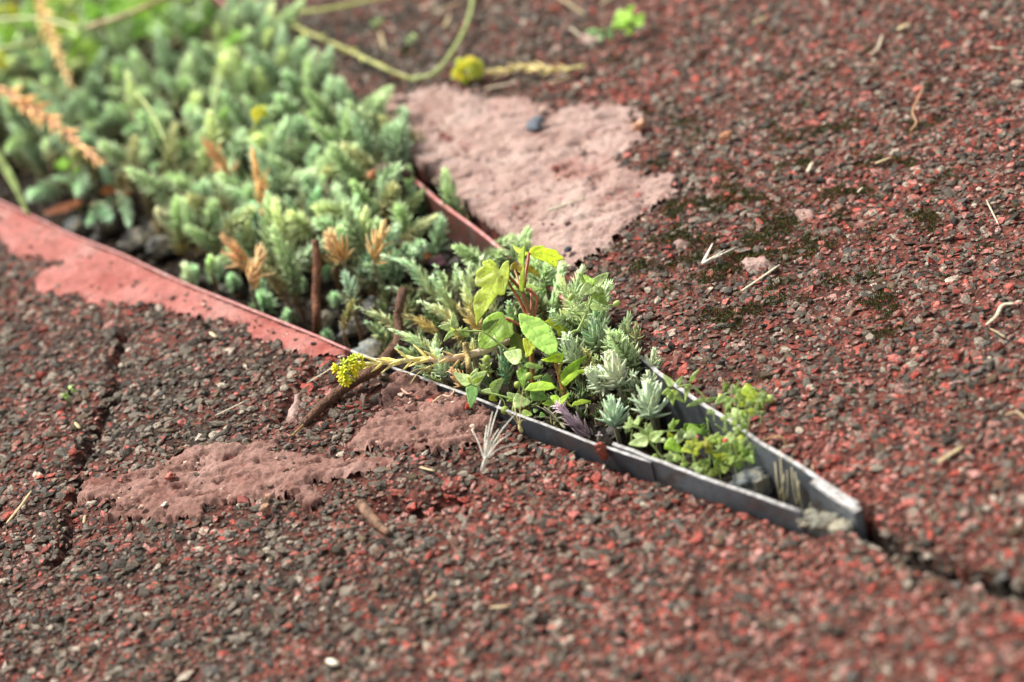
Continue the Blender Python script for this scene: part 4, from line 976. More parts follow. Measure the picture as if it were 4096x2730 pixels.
# ------------------------------------------------------------------ broad leaves
ZM = lambda x, y: (1850 + .3189 * x, 950 + .3189 * y)     # working close-ups of the photograph
ZF = lambda x, y: (1750 + .3508 * x, 1400 + .3508 * y)
ZR = lambda x, y: (2500 + .3827 * x, 1350 + .3827 * y)
def leaf_mesh(outline, veins, d, tilt, bulge, serr, r, center=None, fold=0.0):
    """outline and veins in photo pixels, laid on a tilted plane at the plant's own distance; thickened and bent"""
    o = np.asarray(outline, float); o = o[::-1] if np.sum(o[:, 0] * np.roll(o[:, 1], -1) - np.roll(o[:, 0], -1) * o[:, 1]) > 0 else o
    closed = np.vstack([o, o[:1]]); out = []
    for a, b in zip(closed[:-1], closed[1:]):
        m_ = max(1, int(np.linalg.norm(b - a) / 7))
        for i in range(m_):
            p = a + (b - a) * i / m_; nrm = np.array([-(b - a)[1], (b - a)[0]]) / (np.linalg.norm(b - a) + 1e-9)
            out.append(p + nrm * serr * (1 if i % 2 else -.4) * r.uniform(.4, 1.0))
    out = np.array(out); nb = len(out); x0, y0 = out.min(0); x1, y1 = out.max(0); st = max(4.5, min(x1 - x0, y1 - y0) / 26)
    gx_, gy_ = np.meshgrid(np.arange(x0, x1, st), np.arange(y0, y1, st)); gp = np.stack([gx_.ravel(), gy_.ravel()], -1) + r.uniform(-.2, .2, (gx_.size, 2)) * st
    pl = [tuple(p) for p in out]; keep = inside(gp[:, 0], gp[:, 1], pl) & (seg_dist(gp[:, 0], gp[:, 1], pl + [pl[0]]) > st * .45)
    pts = [Vector(p) for p in np.vstack([out, gp[keep]])]
    vs_, _, fs, *_ = delaunay_2d_cdt(pts, [(i, (i + 1) % nb) for i in range(nb)], [list(range(nb))], 1, 1e-6)
    q = np.array([tuple(p) for p in vs_]); F = [tuple(f) for f in fs if len(f) >= 3]
    c = np.mean(o, 0) if center is None else np.array(center)
    Nn = unit(-FWD + tilt[0] * RGT + tilt[1] * UPV); Q = at(c[0], c[1], d)
    ry = rays(q[:, 0], q[:, 1]); t = ((Q - CAM) @ Nn) / (ry @ Nn); base = CAM + ry * t[:, None]
    dv = np.full(len(q), 1e9)
    for ln in veins: dv = np.minimum(dv, seg_dist(q[:, 0], q[:, 1], [tuple(p) for p in ln]))
    if not veins: dv[:] = 20
    md = seg_dist(q[:, 0], q[:, 1], [tuple(p) for p in veins[0]]) if veins else dv
    de = seg_dist(q[:, 0], q[:, 1], pl + [pl[0]])
    px = 1 / FPX * d
    h = bulge * np.minimum(dv, 26) * px * .16 + fold * md * px + px * 2.2 * fbm(q[:, 0] / 40, q[:, 1] / 40, int(r.integers(99)), 2) - .02 * px * np.maximum(0, 22 - de) * np.sign(bulge + .01)
    top = base + Nn * h[:, None]; th = 0.00016
    n_ = len(q); bot = top - Nn * th
    V = np.vstack([top, bot]); FF = [f if True else f for f in F] + [tuple(i + n_ for i in f[::-1]) for f in F]
    # edge wall
    cnt = {}
    for f in F:
        for i in range(len(f)):
            e = (f[i], f[(i + 1) % len(f)]); cnt[e] = cnt.get(e, 0) + 1
    for (a, b) in cnt:
        if (b, a) not in cnt: FF.append((b, a, a + n_, b + n_))
    vein = np.clip(1.25 - dv / 3.6, 0, 1); tint = np.stack([vein, np.clip(de / 30, 0, 1), np.zeros(n_)], -1)
    return V, FF, np.vstack([tint, tint])
def put_leaf(root, outline, d, color, veins=(), tilt=(0, 0), bulge=.6, serr=0.0, alpha=1.0, seed=0, name='leaf', label=None, fold=0.0):
    r = np.random.default_rng(seed + 5)
    v, f, tn = leaf_mesh(outline, [np.array(x) for x in veins], d, tilt, bulge, serr, r, fold=fold)
    o = link(name, mesh(name, v - np.array(root.location), f, M_LEAF, True, {'tint': ('POINT', tn)}), root)
    o.color = (*color, alpha)
    if label: o['label'] = label
    return o
def lance(b, t, w, curl=0.0, n=9, blunt=.45):
    """outline and veins of a simple leaf from its base to its tip (pixels)"""
    b, t = np.array(b, float), np.array(t, float); ax = t - b; L = np.linalg.norm(ax); nr = np.array([-ax[1], ax[0]]) / L
    mid = [b + ax * s + nr * curl * L * math.sin(math.pi * s) for s in np.linspace(0, 1, n)]
    prof = lambda s: w * L * (math.sin(math.pi * s ** blunt * .98) ** .85 if 0 < s < 1 else 0.0) * .5
    l = [m_ + nr * prof(s) for m_, s in zip(mid[1:-1], np.linspace(0, 1, n)[1:-1])]; rr = [m_ - nr * prof(s) for m_, s in zip(mid[1:-1], np.linspace(0, 1, n)[1:-1])]
    veins = [mid]
    for s in (.3, .52):
        p = b + ax * s + nr * curl * L * math.sin(math.pi * s)
        for sg in (-1, 1): veins.append([p, p + ax * .16 + sg * nr * prof(s + .12) * .75])
    return [mid[0]] + l + [mid[-1]] + rr[::-1], veins
def stalk(root, pts, r0, r1, color, name='stem', mat=None, sides=6, n=5):
    c = catmull(pts, n); v, f = tube(c, np.linspace(r0, r1, len(c)), sides)
    o = link(name, mesh(name, v - np.array(root.location), f, mat or M_STEM), root); o.color = (*color, 1); return o
def blob(root, p, r, color, name, squash=1.0, mat=None, axis=None):
    o = link(name, SPHERE_ME if mat is None else SPHERE_ME2[mat.name], root); o.location = Vector(p) - root.location; o.scale = (r, r, r * squash); o.color = (*color, 1)
    if axis is not None: o.rotation_euler = Vector(axis).to_track_quat('Z', 'Y').to_euler()
    return o
SPHERE_ME = mesh('bud', *SPH2, M_STEM); SPHERE_ME2 = {m_.name: mesh('drop', *SPH1, m_) for m_ in (M_DROP, M_PETAL)}

# --- maple seedling
dM = depth_at(2110, 1455)
root = empty('maple_seedling', P(2125, 1610, SOIL_Z + .01))
tag(root, 'young maple seedling with red stalks and lobed yellow green leaves', 'seedling')
L = lambda pts: [ZM(*p) for p in pts]
big = [(465, 415), (430, 340), (380, 290), (340, 275), (300, 290), (258, 305), (250, 340), (270, 365), (210, 400), (172, 440), (168, 490), (155, 540), (160, 590), (185, 625), (238, 622), (240, 645), (190, 680), (150, 760), (135, 850), (145, 920), (165, 990), (165, 1060), (180, 1125),
       (200, 1060), (260, 980), (330, 890), (390, 800), (440, 725), (490, 735), (530, 720), (550, 640), (580, 560), (595, 450), (595, 360), (590, 295), (560, 295), (510, 330), (480, 380)]
put_leaf(root, L(big), dM - .006, (.42, .50, .06), [L([(465, 415), (330, 680), (180, 1110)]), L([(465, 415), (330, 440), (180, 520)]), L([(465, 415), (370, 330), (300, 300)]), L([(465, 415), (510, 560), (500, 720)]), L([(400, 540), (260, 650)]), L([(350, 640), (420, 740)]), L([(290, 760), (170, 860)])],
         (-.35, .25), 1.2, .6, .5, 1, label='large drooping lobed leaf, yellow green with dark specks')
put_leaf(root, L([(832, 190), (850, 145), (900, 115), (990, 100), (1025, 110), (1035, 140), (1110, 150), (1180, 165), (1205, 190), (1215, 220), (1250, 240), (1290, 285), (1240, 285), (1180, 295), (1200, 325), (1180, 385), (1120, 355), (1050, 310), (980, 285), (900, 255), (845, 215)]), dM + .006, (.56, .66, .035),
         [L([(832, 190), (1000, 200), (1280, 282)]), L([(832, 190), (960, 130), (1025, 118)]), L([(832, 190), (1000, 255), (1175, 370)])], (.1, .85), .7, .5, 1, 2, label='bright lime lobed leaf held out level')
put_leaf(root, L([(832, 190), (780, 170), (720, 130), (660, 110), (620, 75), (640, 130), (670, 180), (720, 210), (790, 235), (825, 210)]), dM + .012, (.54, .63, .04), [L([(832, 195), (730, 165), (625, 80)])], (-.2, .7), .5, .4, 1, 3)
put_leaf(root, L([(765, 105), (735, 160), (720, 200), (697, 225), (700, 300), (730, 350), (755, 385), (730, 450), (722, 520), (712, 600), (715, 670), (740, 695), (765, 680), (775, 560), (780, 420), (772, 300), (782, 200), (778, 120)]), dM - .004, (.36, .47, .05), [L([(770, 110), (768, 400), (752, 690)])], (-.9, .1), .8, .5, .6, 4, label='narrow leaf turned edge on')
put_leaf(root, L([(600, 370), (620, 330), (660, 315), (690, 350), (740, 370), (790, 345), (850, 355), (920, 410), (970, 470), (985, 520), (940, 490), (890, 455), (840, 440), (790, 450), (740, 470), (700, 440), (680, 400), (640, 410), (600, 420)]), dM + .010, (.36, .29, .03), [L([(600, 390), (740, 410), (900, 430), (980, 515)])], (.2, .5), 1.2, 1.4, .2, 5, label='golden brown leaf behind the stalks')
put_leaf(root, L([(590, 640), (660, 600), (760, 590), (870, 580), (930, 620), (1020, 650), (960, 670), (850, 680), (740, 660), (650, 665)]), dM + .012, (.38, .52, .14), [L([(600, 640), (800, 630), (1015, 650)])], (0, .9), .4, .4, 1, 6)
put_leaf(root, L([(255, 1050), (320, 990), (390, 950), (460, 935), (520, 960), (530, 1010), (600, 1005), (655, 1030), (630, 1070), (640, 1130), (635, 1180), (660, 1200), (600, 1260), (540, 1280), (480, 1340), (400, 1380), (300, 1410), (220, 1400), (195, 1330), (210, 1260), (230, 1200), (280, 1180), (260, 1100)]), dM + .004, (.30, .46, .07),
         [L([(535, 1010), (420, 1180), (220, 1395)]), L([(535, 1010), (400, 1040), (260, 1060)]), L([(535, 1010), (560, 1130), (600, 1255)]), L([(450, 1140), (250, 1220)])], (-.2, .4), 1.0, .7, .8, 7, label='low lobed leaf behind the pink stalk')
put_leaf(root, L([(1020, 1060), (1100, 1020), (1170, 1040), (1260, 1070), (1310, 1130), (1340, 1180), (1260, 1200), (1200, 1250), (1190, 1180), (1130, 1130), (1060, 1080)]), dM + .004, (.48, .54, .04), [L([(1030, 1060), (1180, 1110), (1335, 1180)])], (.3, .5), 1.0, 1.6, .3, 8, label='curled yellow leaf behind the serrated seedling')
put_leaf(root, L([(760, 1270), (830, 1260), (900, 1330), (930, 1380), (880, 1420), (890, 1450), (830, 1500), (790, 1510), (785, 1440), (770, 1400), (760, 1330)]), dM - .002, (.55, .60, .05), [L([(800, 1270), (840, 1390), (800, 1500)])], (-.2, .3), 1.0, 2.0, .4, 9)
put_leaf(root, L([(600, 1230), (690, 1200), (760, 1270), (775, 1400), (785, 1500), (740, 1560), (660, 1500), (600, 1420), (590, 1320)]), dM + .004, (.20, .26, .03), [L([(640, 1220), (700, 1400), (740, 1550)])], (0, .3), 1.0, 1.5, .1, 10)
red_ = (.34, .075, .035)
foot = np.array(root.location)
A_ = lambda p, dd=0.0: at(*ZM(*p), dM + dd)
stalk(root, [foot + [0, 0, -.004], at(*ZM(850, 1060), dM), A_((840, 980)), A_((800, 850)), A_((770, 740)), A_((745, 660)), A_((730, 600))], .0011, .0008, (.25, .11, .03))
stalk(root, [at(*ZM(820, 1010), dM - .001), A_((800, 965)), A_((700, 760)), A_((620, 640)), A_((560, 540), -.004), A_((475, 430), -.006)], .0006, .0005, red_, 'petiole')
stalk(root, [A_((760, 690)), A_((720, 645)), A_((595, 505), -.003), A_((560, 470), -.004)], .0007, .0005, red_, 'petiole')
stalk(root, [A_((870, 1060)), A_((895, 1000)), A_((935, 820)), A_((920, 740)), A_((860, 680)), A_((795, 650))], .0006, .0006, red_, 'petiole')
stalk(root, [A_((865, 1050)), A_((865, 990)), A_((865, 840), .002), A_((862, 700), .004), A_((860, 640), .01)], .0005, .0005, (.38, .12, .07), 'petiole')
stalk(root, [A_((775, 640)), A_((785, 540)), A_((790, 460), .002), A_((815, 330), .004), A_((832, 195), .006)], .0006, .0006, red_, 'petiole')
stalk(root, [A_((850, 1140), .004), A_((720, 1105), .004), A_((640, 1060), .004), A_((540, 1015), .004)], .0006, .0005, red_, 'petiole')
stalk(root, [A_((745, 660)), A_((720, 600), .004), A_((680, 480), .008), A_((650, 400), .010)], .0006, .0005, (.30, .14, .03), 'petiole')
stalk(root, [A_((860, 1080)), A_((1000, 1070), .002), A_((1040, 1065), .004)], .0005, .0004, red_, 'petiole')
stalk(root, [A_((840, 1090)), A_((820, 1180), -.001), A_((815, 1280), -.002)], .0005, .0004, red_, 'petiole')

# --- serrated broad-leaved seedling
dS = depth_at(2240, 1530)
root = empty('broadleaf_seedling', P(2262, 1640, SOIL_Z + .006))
tag(root, 'seedling with one large serrated oval leaf and several small bright green leaves', 'seedling')
mid = L([(715, 965), (900, 1190), (1090, 1480)]); vv = [mid]
for s, e in (((770, 1030), (900, 1020)), ((850, 1130), (1010, 1080)), ((930, 1230), (1110, 1180)), ((1010, 1350), (1170, 1310)), ((760, 1020), (730, 1100)), ((830, 1110), (790, 1210)), ((910, 1210), (880, 1310)), ((990, 1320), (970, 1390))): vv.append(L([s, e]))
put_leaf(root, L([(710, 960), (740, 955), (850, 990), (950, 1010), (1030, 1060), (1100, 1130), (1150, 1210), (1185, 1290), (1195, 1350), (1190, 1440), (1140, 1460), (1090, 1490), (1020, 1440), (940, 1390), (870, 1330), (790, 1250), (750, 1190), (720, 1100), (705, 1010)]), dS - .008, (.44, .66, .15), vv, (-.15, .35), 1.1, 2.6, 1, 20, label='large oval leaf with a toothed edge')
Q4 = lambda pts: [Z4(*p) for p in pts]
put_leaf(root, Q4([(1600, 1025), (1660, 1000), (1740, 965), (1770, 985), (1775, 1040), (1745, 1052), (1700, 1047), (1640, 1042)]), dS - .008, (.52, .66, .035), [Q4([(1610, 1028), (1690, 1015), (1765, 1000)])], (0, .5), .8, .5, 1, 21)
put_leaf(root, Q4([(1780, 915), (1788, 1000), (1778, 1045), (1768, 1040), (1772, 985)]), dS - .006, (.50, .62, .05), [], (.4, .2), .3, 0, 1, 22)
put_leaf(root, Q4([(1765, 1230), (1760, 1150), (1790, 1100), (1870, 1040), (1975, 990), (1930, 1060), (1900, 1130), (1850, 1190), (1800, 1240)]), dS - .004, (.33, .50, .04), [Q4([(1785, 1230), (1850, 1120), (1965, 1000)]), Q4([(1815, 1160), (1880, 1140)]), Q4([(1830, 1140), (1800, 1100)]), Q4([(1870, 1090), (1925, 1060)])], (.35, .4), 1.1, 1.2, 1, 23)
put_leaf(root, Q4([(1770, 1210), (1830, 1150), (1900, 1110), (2025, 1095), (2000, 1117), (1920, 1142), (1850, 1202), (1810, 1242), (1795, 1247)]), dS - .012, (.45, .62, .06), [Q4([(1790, 1230), (1890, 1140), (2015, 1100)])], (.2, .7), .6, .8, 1, 24)
put_leaf(root, Q4([(1455, 1280), (1510, 1225), (1600, 1205), (1690, 1220), (1725, 1262), (1640, 1283), (1540, 1290)]), dS - .012, (.36, .54, .05), [Q4([(1465, 1278), (1590, 1245), (1720, 1258)]), Q4([(1540, 1258), (1570, 1222)]), Q4([(1600, 1247), (1640, 1220)])], (-.2, .7), 1.0, 1.0, 1, 25)
put_leaf(root, Q4([(1605, 1392), (1660, 1362), (1730, 1372), (1790, 1395), (1765, 1417), (1720, 1421), (1640, 1411)]), dS - .012, (.28, .42, .04), [Q4([(1615, 1392), (1690, 1392), (1780, 1400)])], (0, .7), .8, 1.0, .4, 26)
put_leaf(root, Q4([(1675, 1345), (1680, 1328), (1730, 1320), (1755, 1345), (1790, 1325), (1835, 1300), (1838, 1312), (1800, 1372), (1760, 1412), (1745, 1420), (1710, 1385)]), dS - .016, (.40, .56, .08), [Q4([(1755, 1350), (1748, 1385), (1746, 1415)]), Q4([(1750, 1360), (1820, 1315)])], (0, .5), 1.0, 1.0, 1, 27)
put_leaf(root, Q4([(1845, 1420), (1870, 1380), (1930, 1355), (2020, 1370), (2010, 1385), (1930, 1402)]), dS - .012, (.42, .55, .06), [Q4([(1850, 1415), (1920, 1380), (2015, 1376)])], (.2, .7), .8, .9, 1, 28)
foot = np.array(root.location); S_ = lambda x, y, dd=0.0: at(*Z4(x, y), dS + dd)
stalk(root, [foot + [0, 0, -.003], S_(1795, 1330, -.002), S_(1770, 1230, -.004), S_(1745, 1130, -.005), S_(1725, 1070, -.006), S_(1720, 1040, -.007)], .0010, .0007, (.33, .15, .04))
stalk(root, [S_(1750, 1150, -.005), S_(1752, 1090, -.006), S_(1765, 1040, -.007), S_(1725, 990, -.008)], .0006, .0005, (.42, .38, .06), 'petiole')
stalk(root, [S_(1790, 1300, -.003), S_(1740, 1270, -.010), S_(1720, 1260, -.012)], .0005, .0004, (.36, .40, .08), 'petiole')
stalk(root, [S_(1795, 1330, -.003), S_(1770, 1350, -.012), S_(1755, 1355, -.016)], .0005, .0004, (.36, .40, .08), 'petiole')
stalk(root, [S_(1795, 1340, -.003), S_(1730, 1390, -.010), S_(1700, 1395, -.012)], .0005, .0004, (.36, .40, .08), 'petiole')
stalk(root, [S_(1797, 1340, -.003), S_(1830, 1400, -.010), S_(1855, 1412, -.012)], .0005, .0004, (.36, .40, .08), 'petiole')

# --- pimpernel stems
PG, PG2, PGY = (.36, .47, .11), (.46, .56, .23), (.46, .51, .05)
STEMC = (.30, .40, .12)
def weed(name, footpx, d, stems, leaves, label, Z, cat='weed', foot_z=None, seed=0, color=PG, dup=False):
    root = empty(name, np.array([*at(*footpx, d)[:2], (SOIL_Z + .006) if foot_z is None else foot_z]))
    tag(root, label, cat); r = np.random.default_rng(seed)
    foot = np.array(root.location)
    for i, (pts, rad) in enumerate(stems):
        pp = [at(*Z(*p), d - (p[2] if len(p) > 2 else 0)) if len(p) == 2 else at(*Z(p[0], p[1]), d + p[2]) for p in pts]
        if i == 0: pp = [foot + [0, 0, -.003]] + pp
        stalk(root, pp, rad * .68, rad * .5, STEMC)
    extra = []
    for lf in leaves if dup else ():
        (bx_, by_), (tx_, ty_) = lf[0], lf[1]; an = r.uniform(-.9, .9); sc_ = r.uniform(.75, 1.15); ox, oy = r.uniform(-38, 38), r.uniform(-28, 28)
        vx, vy = tx_ - bx_, ty_ - by_; extra.append(((bx_ + ox, by_ + oy), (bx_ + ox + sc_ * (vx * math.cos(an) - vy * math.sin(an)), by_ + oy + sc_ * (vx * math.sin(an) + vy * math.cos(an))), lf[2] * 1.1, lf[3] if len(lf) > 3 else None, r.uniform(-.002, .010)))
    for k, lf in enumerate(list(leaves) + extra):
        b, t, w = lf[:3]; c = lf[3] if len(lf) > 3 and lf[3] else color; dd = lf[4] if len(lf) > 4 else r.uniform(-.004, .003)
        ol, ve = lance(Z(*b), Z(*t), min(w * 1.28, .85), curl=r.uniform(-.06, .06))
        cc = tuple(np.array(c) * r.uniform(.85, 1.18))
        put_leaf(root, ol, d + dd, cc, ve[:5], (r.uniform(-.35, .35), r.uniform(.0, .7)), .8, 0.0, 1.0, seed * 50 + k, fold=r.uniform(.05, .3))
    return root
# droplet-covered upright pimpernel
dP = depth_at(2330, 1430)
root = weed('pimpernel', ZM(1330, 1500), dP, [([(1350, 1290), (1450, 1160), (1530, 1000), (1590, 850), (1620, 740), (1640, 640)], .0008), ([(1575, 850), (1500, 800), (1450, 750), (1385, 722)], .0004), ([(1600, 855), (1700, 858), (1780, 860), (1880, 848)], .0004)],
  [((1640, 610), (1450, 442), .42, PG, .002), ((1648, 600), (1512, 472), .42, (.40, .58, .08), -.002), ((1650, 610), (1840, 438), .40, PG2, .002), ((1640, 615), (1455, 757), .55, PG2, -.006), ((1640, 625), (1728, 700), .62, PG2, -.008), ((1640, 640), (1812, 855), .52, PG, -.004),
   ((1595, 855), (1374, 922), .42, PG2, -.004), ((1595, 858), (1838, 915), .30, PG2, -.003), ((1600, 850), (1690, 840), .35, PG, .004), ((1640, 680), (1775, 690), .3, PG, .004)],
  'upright pimpernel with droplet covered leaves standing above the far edging', ZM, seed=3)
for x, y in ((1362, 752), (1930, 832)): blob(root, at(*ZM(x, y), dP), .0011, (.36, .46, .12), 'bud', 1.5, axis=(.5, 0, 1) if x < 1500 else (1, .2, .3))
lv = [o for o in root.children if o.name.startswith('leaf')]
rr_ = np.random.default_rng(4)
for o in (lv[3], lv[4], lv[5], lv[6], lv[2], lv[0]):
    me = o.data; n_ = len(me.vertices) // 2
    for i in rr_.choice(n_, min(9, n_), replace=False):
        p = np.array(me.vertices[int(i)].co); s = float(rr_.uniform(.00025, .0006)); dr = link('water_droplet', SPHERE_ME2['water_drop'], o)
        dr.location = Vector(p - FWD * s * .3 + UPV * 0); dr.scale = (s, s, s * .8)
# pimpernel stem crossing above the pink stalk
d1 = depth_at(2010, 1560)
weed('pimpernel', Z4(1430, 1250), d1, [([(1440, 1090), (1400, 1060), (1330, 960), (1290, 920), (1200, 850), (1110, 790), (1000, 785), (890, 778)], .0007), ([(1130, 800), (1200, 800), (1225, 840)], .0003), ([(1110, 790), (1070, 900), (1100, 960), (1125, 1000)], .0003)],
  [((885, 770), (730, 748), .40, PG2), ((880, 765), (870, 620), .38, PG2), ((870, 790), (780, 875), .30, PG2), ((890, 775), (830, 740), .5, PGY), ((1005, 795), (905, 815), .75, PG), ((930, 800), (940, 735), .3, PG), ((1110, 790), (1248, 683), .40, (.20, .30, .05)), ((1105, 792), (1072, 890), .34, PG),
   ((1440, 1010), (1283, 965), .66, PG2, -.006), ((1460, 1068), (1622, 1088), .24, (.33, .52, .10)), ((1330, 960), (1390, 915), .5, PG), ((1430, 1110), (1458, 1285), .36, PG), ((1440, 1090), (1400, 1180), .3, PG)],
  'pimpernel stem crossing above the pink cut flower stalk, with an oval leaf', Z4, seed=5)
# front pimpernel over the rim
d2 = depth_at(1960, 1640)
root = weed('pimpernel', ZF(900, 800), d2, [([(870, 760), (870, 620), (850, 570), (720, 525), (600, 500), (480, 480), (400, 400), (385, 330)], .0007), ([(700, 530), (760, 590), (770, 660)], .0004), ([(870, 560), (880, 500)], .0004)],
  [((385, 390), (182, 258), .46, PG2), ((390, 350), (465, 205), .42, PG2), ((400, 400), (570, 238), .44, PG2, -.006), ((390, 400), (375, 675), .40, (.22, .40, .12), -.008), ((400, 360), (340, 310), .6, PGY, -.006), ((400, 370), (525, 295), .32, (.42, .56, .05), -.008), ((440, 420), (500, 470), .6, PG2),
   ((610, 470), (762, 315), .46, PG2), ((700, 500), (490, 470), .36, PG2), ((590, 530), (685, 585), .5, PGY), ((870, 555), (790, 480), .66, PG2), ((860, 575), (1072, 600), .62, PG2, -.006), ((880, 570), (785, 590), .4, PG), ((955, 210), (985, 440), .40, (.24, .40, .06)), ((1020, 170), (1215, 205), .26, PG2),
   ((1090, 330), (1205, 285), .3, PG), ((1195, 310), (1340, 400), .62, (.22, .36, .12)), ((1060, 480), (1265, 560), .56, (.27, .45, .12)), ((960, 740), (1090, 740), .62, PG), ((1090, 700), (1150, 690), .7, (.2, .34, .1)), ((1160, 750), (1240, 760), .7, (.22, .4, .1)), ((400, 380), (260, 410), .2, (.2, .2, .05))],
  'pimpernel whorl with pointed leaves hanging over the bare rim by the brown mortar', ZF, seed=6)
for x, y, s in ((770, 692, .0016), (565, 100, .0013), (1045, 300, .0014), (910, 400, .0013)): blob(root, at(*ZF(x, y), d2 - .003), s, (.30, .40, .07), 'bud', 1.1)
# weeds of the narrow end
d3 = depth_at(2780, 1660)
weed('pimpernel', ZR(900, 1180), d3, [([(880, 1000), (860, 840), (830, 640), (760, 560), (690, 510), (640, 500), (540, 525)], .0008), ([(690, 500), (680, 450), (780, 330)], .0004)],
  [((500, 520), (390, 385), .34, PG2), ((480, 560), (380, 600), .55, PG), ((490, 570), (500, 725), .36, PG), ((510, 560), (625, 690), .30, PG), ((540, 500), (610, 400), .34, PG2), ((650, 500), (625, 690), .22, PG), ((690, 470), (785, 325), .2, (.34, .48, .1)), ((830, 665), (635, 730), .26, PG2), ((840, 660), (1000, 620), .24, PG2), ((470, 540), (440, 640), .4, PG), ((500, 545), (520, 600), .6, PGY), ((850, 870), (955, 790), .40, (.30, .46, .06)), ((780, 960), (870, 880), .40, (.27, .44, .08))],
  'tall bent pimpernel stem leaning against the grey far edging', ZR, seed=7)
root = weed('weed_sprig', ZR(1150, 800), depth_at(2960, 1660), [([(1050, 700), (1040, 600), (1150, 570), (1240, 540), (1350, 540), (1430, 560), (1490, 620)], .0006)],
  [((1230, 530), (1370, 640), .5, (.40, .50, .05)), ((1240, 600), (1130, 690), .5, PG), ((1050, 610), (940, 700), .5, PG2), ((1100, 620), (1040, 730), .45, PG), ((1050, 580), (1025, 440), .3, (.24, .34, .06)), ((1185, 560), (1185, 445), .3, (.24, .34, .06)), ((1380, 640), (1460, 750), .45, PG), ((1430, 560), (1450, 640), .8, PG2), ((1300, 640), (1190, 720), .45, PG), ((1340, 620), (1400, 720), .5, PGY), ((1150, 600), (1230, 640), .4, PG2), ((1430, 620), (1360, 850), .35, PG), ((1370, 800), (1410, 860), .7, PG2)],
  'sprawling weed sprig with curled leaves lying out on the far slab', ZR, seed=8, foot_z=-.004, dup=True)
blob(root, at(*ZR(1512, 645), depth_at(2960, 1660)), .0016, (.42, .52, .14), 'bud'); blob(root, at(*ZR(1000, 608), depth_at(2960, 1660)), .0007, (.6, .08, .06), 'bud')
root = weed('clover_sprig', ZR(1150, 1400), depth_at(2920, 1730), [([(1130, 1200), (1150, 1050), (1180, 900), (1210, 830)], .0006), ([(1080, 1000), (1000, 950), (940, 905)], .0004), ([(1150, 1040), (1090, 1160)], .0004)],
  [((1150, 1030), (1020, 1100), .8, PG2, -.006), ((1180, 1040), (1360, 1070), .62, PG2, -.006), ((1170, 1050), (1190, 1220), .7, PG, -.004), ((1200, 1030), (1230, 900), .6, PG2), ((1200, 830), (1110, 740), .6, PG2, -.006), ((1210, 840), (1300, 850), .7, PG2), ((1200, 800), (1290, 770), .5, (.40, .52, .06)), ((1110, 800), (995, 865), .36, PG2), ((1190, 860), (1100, 900), .4, PG), ((1090, 1160), (950, 1200), .66, PG2, -.006), ((1080, 1180), (1060, 1240), .6, PG), ((1250, 1110), (1180, 1230), .5, PG), ((1370, 1090), (1400, 1230), .5, (.2, .36, .05))],
  'rounded three leaved sprig in front of the far edging with one red bud', ZR, seed=9, dup=True)
blob(root, at(*ZR(1050, 1083), depth_at(2920, 1730) - .008), .0010, (.62, .07, .05), 'bud', 1.0)
root = weed('pimpernel', ZR(420, 1430), depth_at(2640, 1760), [([(415, 1330), (330, 1180), (260, 1090), (230, 1010), (150, 950), (60, 930)], .0007), ([(240, 990), (420, 985), (560, 975)], .0005), ([(75, 960), (65, 1100)], .0004)],
  [((230, 1020), (150, 960), .6, PG2), ((240, 1010), (270, 890), .5, PG2), ((250, 1080), (35, 1120), .42, PG2, -.005), ((260, 1080), (415, 980), .42, PG2, -.005), ((60, 920), (0, 950), .6, PG2), ((70, 920), (50, 820), .5, PG2), ((80, 920), (190, 840), .36, PG2), ((60, 950), (0, 890), .5, PG2), ((470, 980), (510, 840), .32, (.24, .38, .05)), ((350, 1250), (245, 1300), .55, PG), ((480, 1000), (450, 1060), .7, PGY), ((620, 980), (545, 1130), .5, PG2), ((640, 960), (815, 985), .50, (.30, .48, .06)), ((430, 1090), (590, 1215), .5, (.34, .52, .06)), ((800, 1020), (880, 960), .4, (.25, .42, .08))],
  'low pimpernel sprig in front of the blue grey rosette, above the lapped edging', ZR, seed=10, dup=True)
# the tangle of small leaves in the narrow end
rt = np.random.default_rng(15); lvs = []; sts = [([(760, 1500), (740, 1340), (700, 1200), (620, 1120)], .0006), ([(640, 1420), (620, 1300), (600, 1180)], .0006), ([(900, 1460), (880, 1300), (900, 1180), (960, 1080)], .0006)]
for cx, cy, nn, rad_, cset in ((500, 1260, 6, 60, (PG2, PG)), (780, 1350, 7, 75, (PG2, PG)), (720, 1150, 7, 80, (PGY, PG)), (880, 1120, 7, 80, (PGY, (.42, .40, .05))), (950, 1060, 5, 70, ((.33, .48, .04), PG)), (1000, 1260, 7, 80, (PGY, (.25, .36, .04))), (1150, 1290, 6, 80, ((.2, .34, .05), PG)), (1290, 1230, 6, 80, ((.18, .3, .04), PG)), (620, 1310, 5, 60, (PG,)), (860, 1420, 6, 70, ((.30, .36, .08), PG)), (1000, 1400, 5, 60, ((.26, .34, .05),)), (720, 1040, 4, 60, (PG2,))):
    for i in range(nn + 4):
        a = rt.uniform(0, 6.28); l = 1.55 * rad_ * rt.uniform(.6, 1.2); lvs.append(((cx + 8 * math.cos(a), cy + 6 * math.sin(a)), (cx + l * math.cos(a), cy + l * .8 * math.sin(a)), rt.uniform(.42, .72), cset[rt.integers(len(cset))], rt.uniform(-.010, .006)))
    sts.append(([(cx + rt.uniform(-20, 20), cy + 160), (cx + rt.uniform(-15, 15), cy + 70), (cx, cy)], .0004))
root = weed('chickweed_tangle', ZR(850, 1500), depth_at(2840, 1790), sts, lvs, 'tangle of small yellow green leaves and stems beside the speckled blue stone', ZR, seed=16)
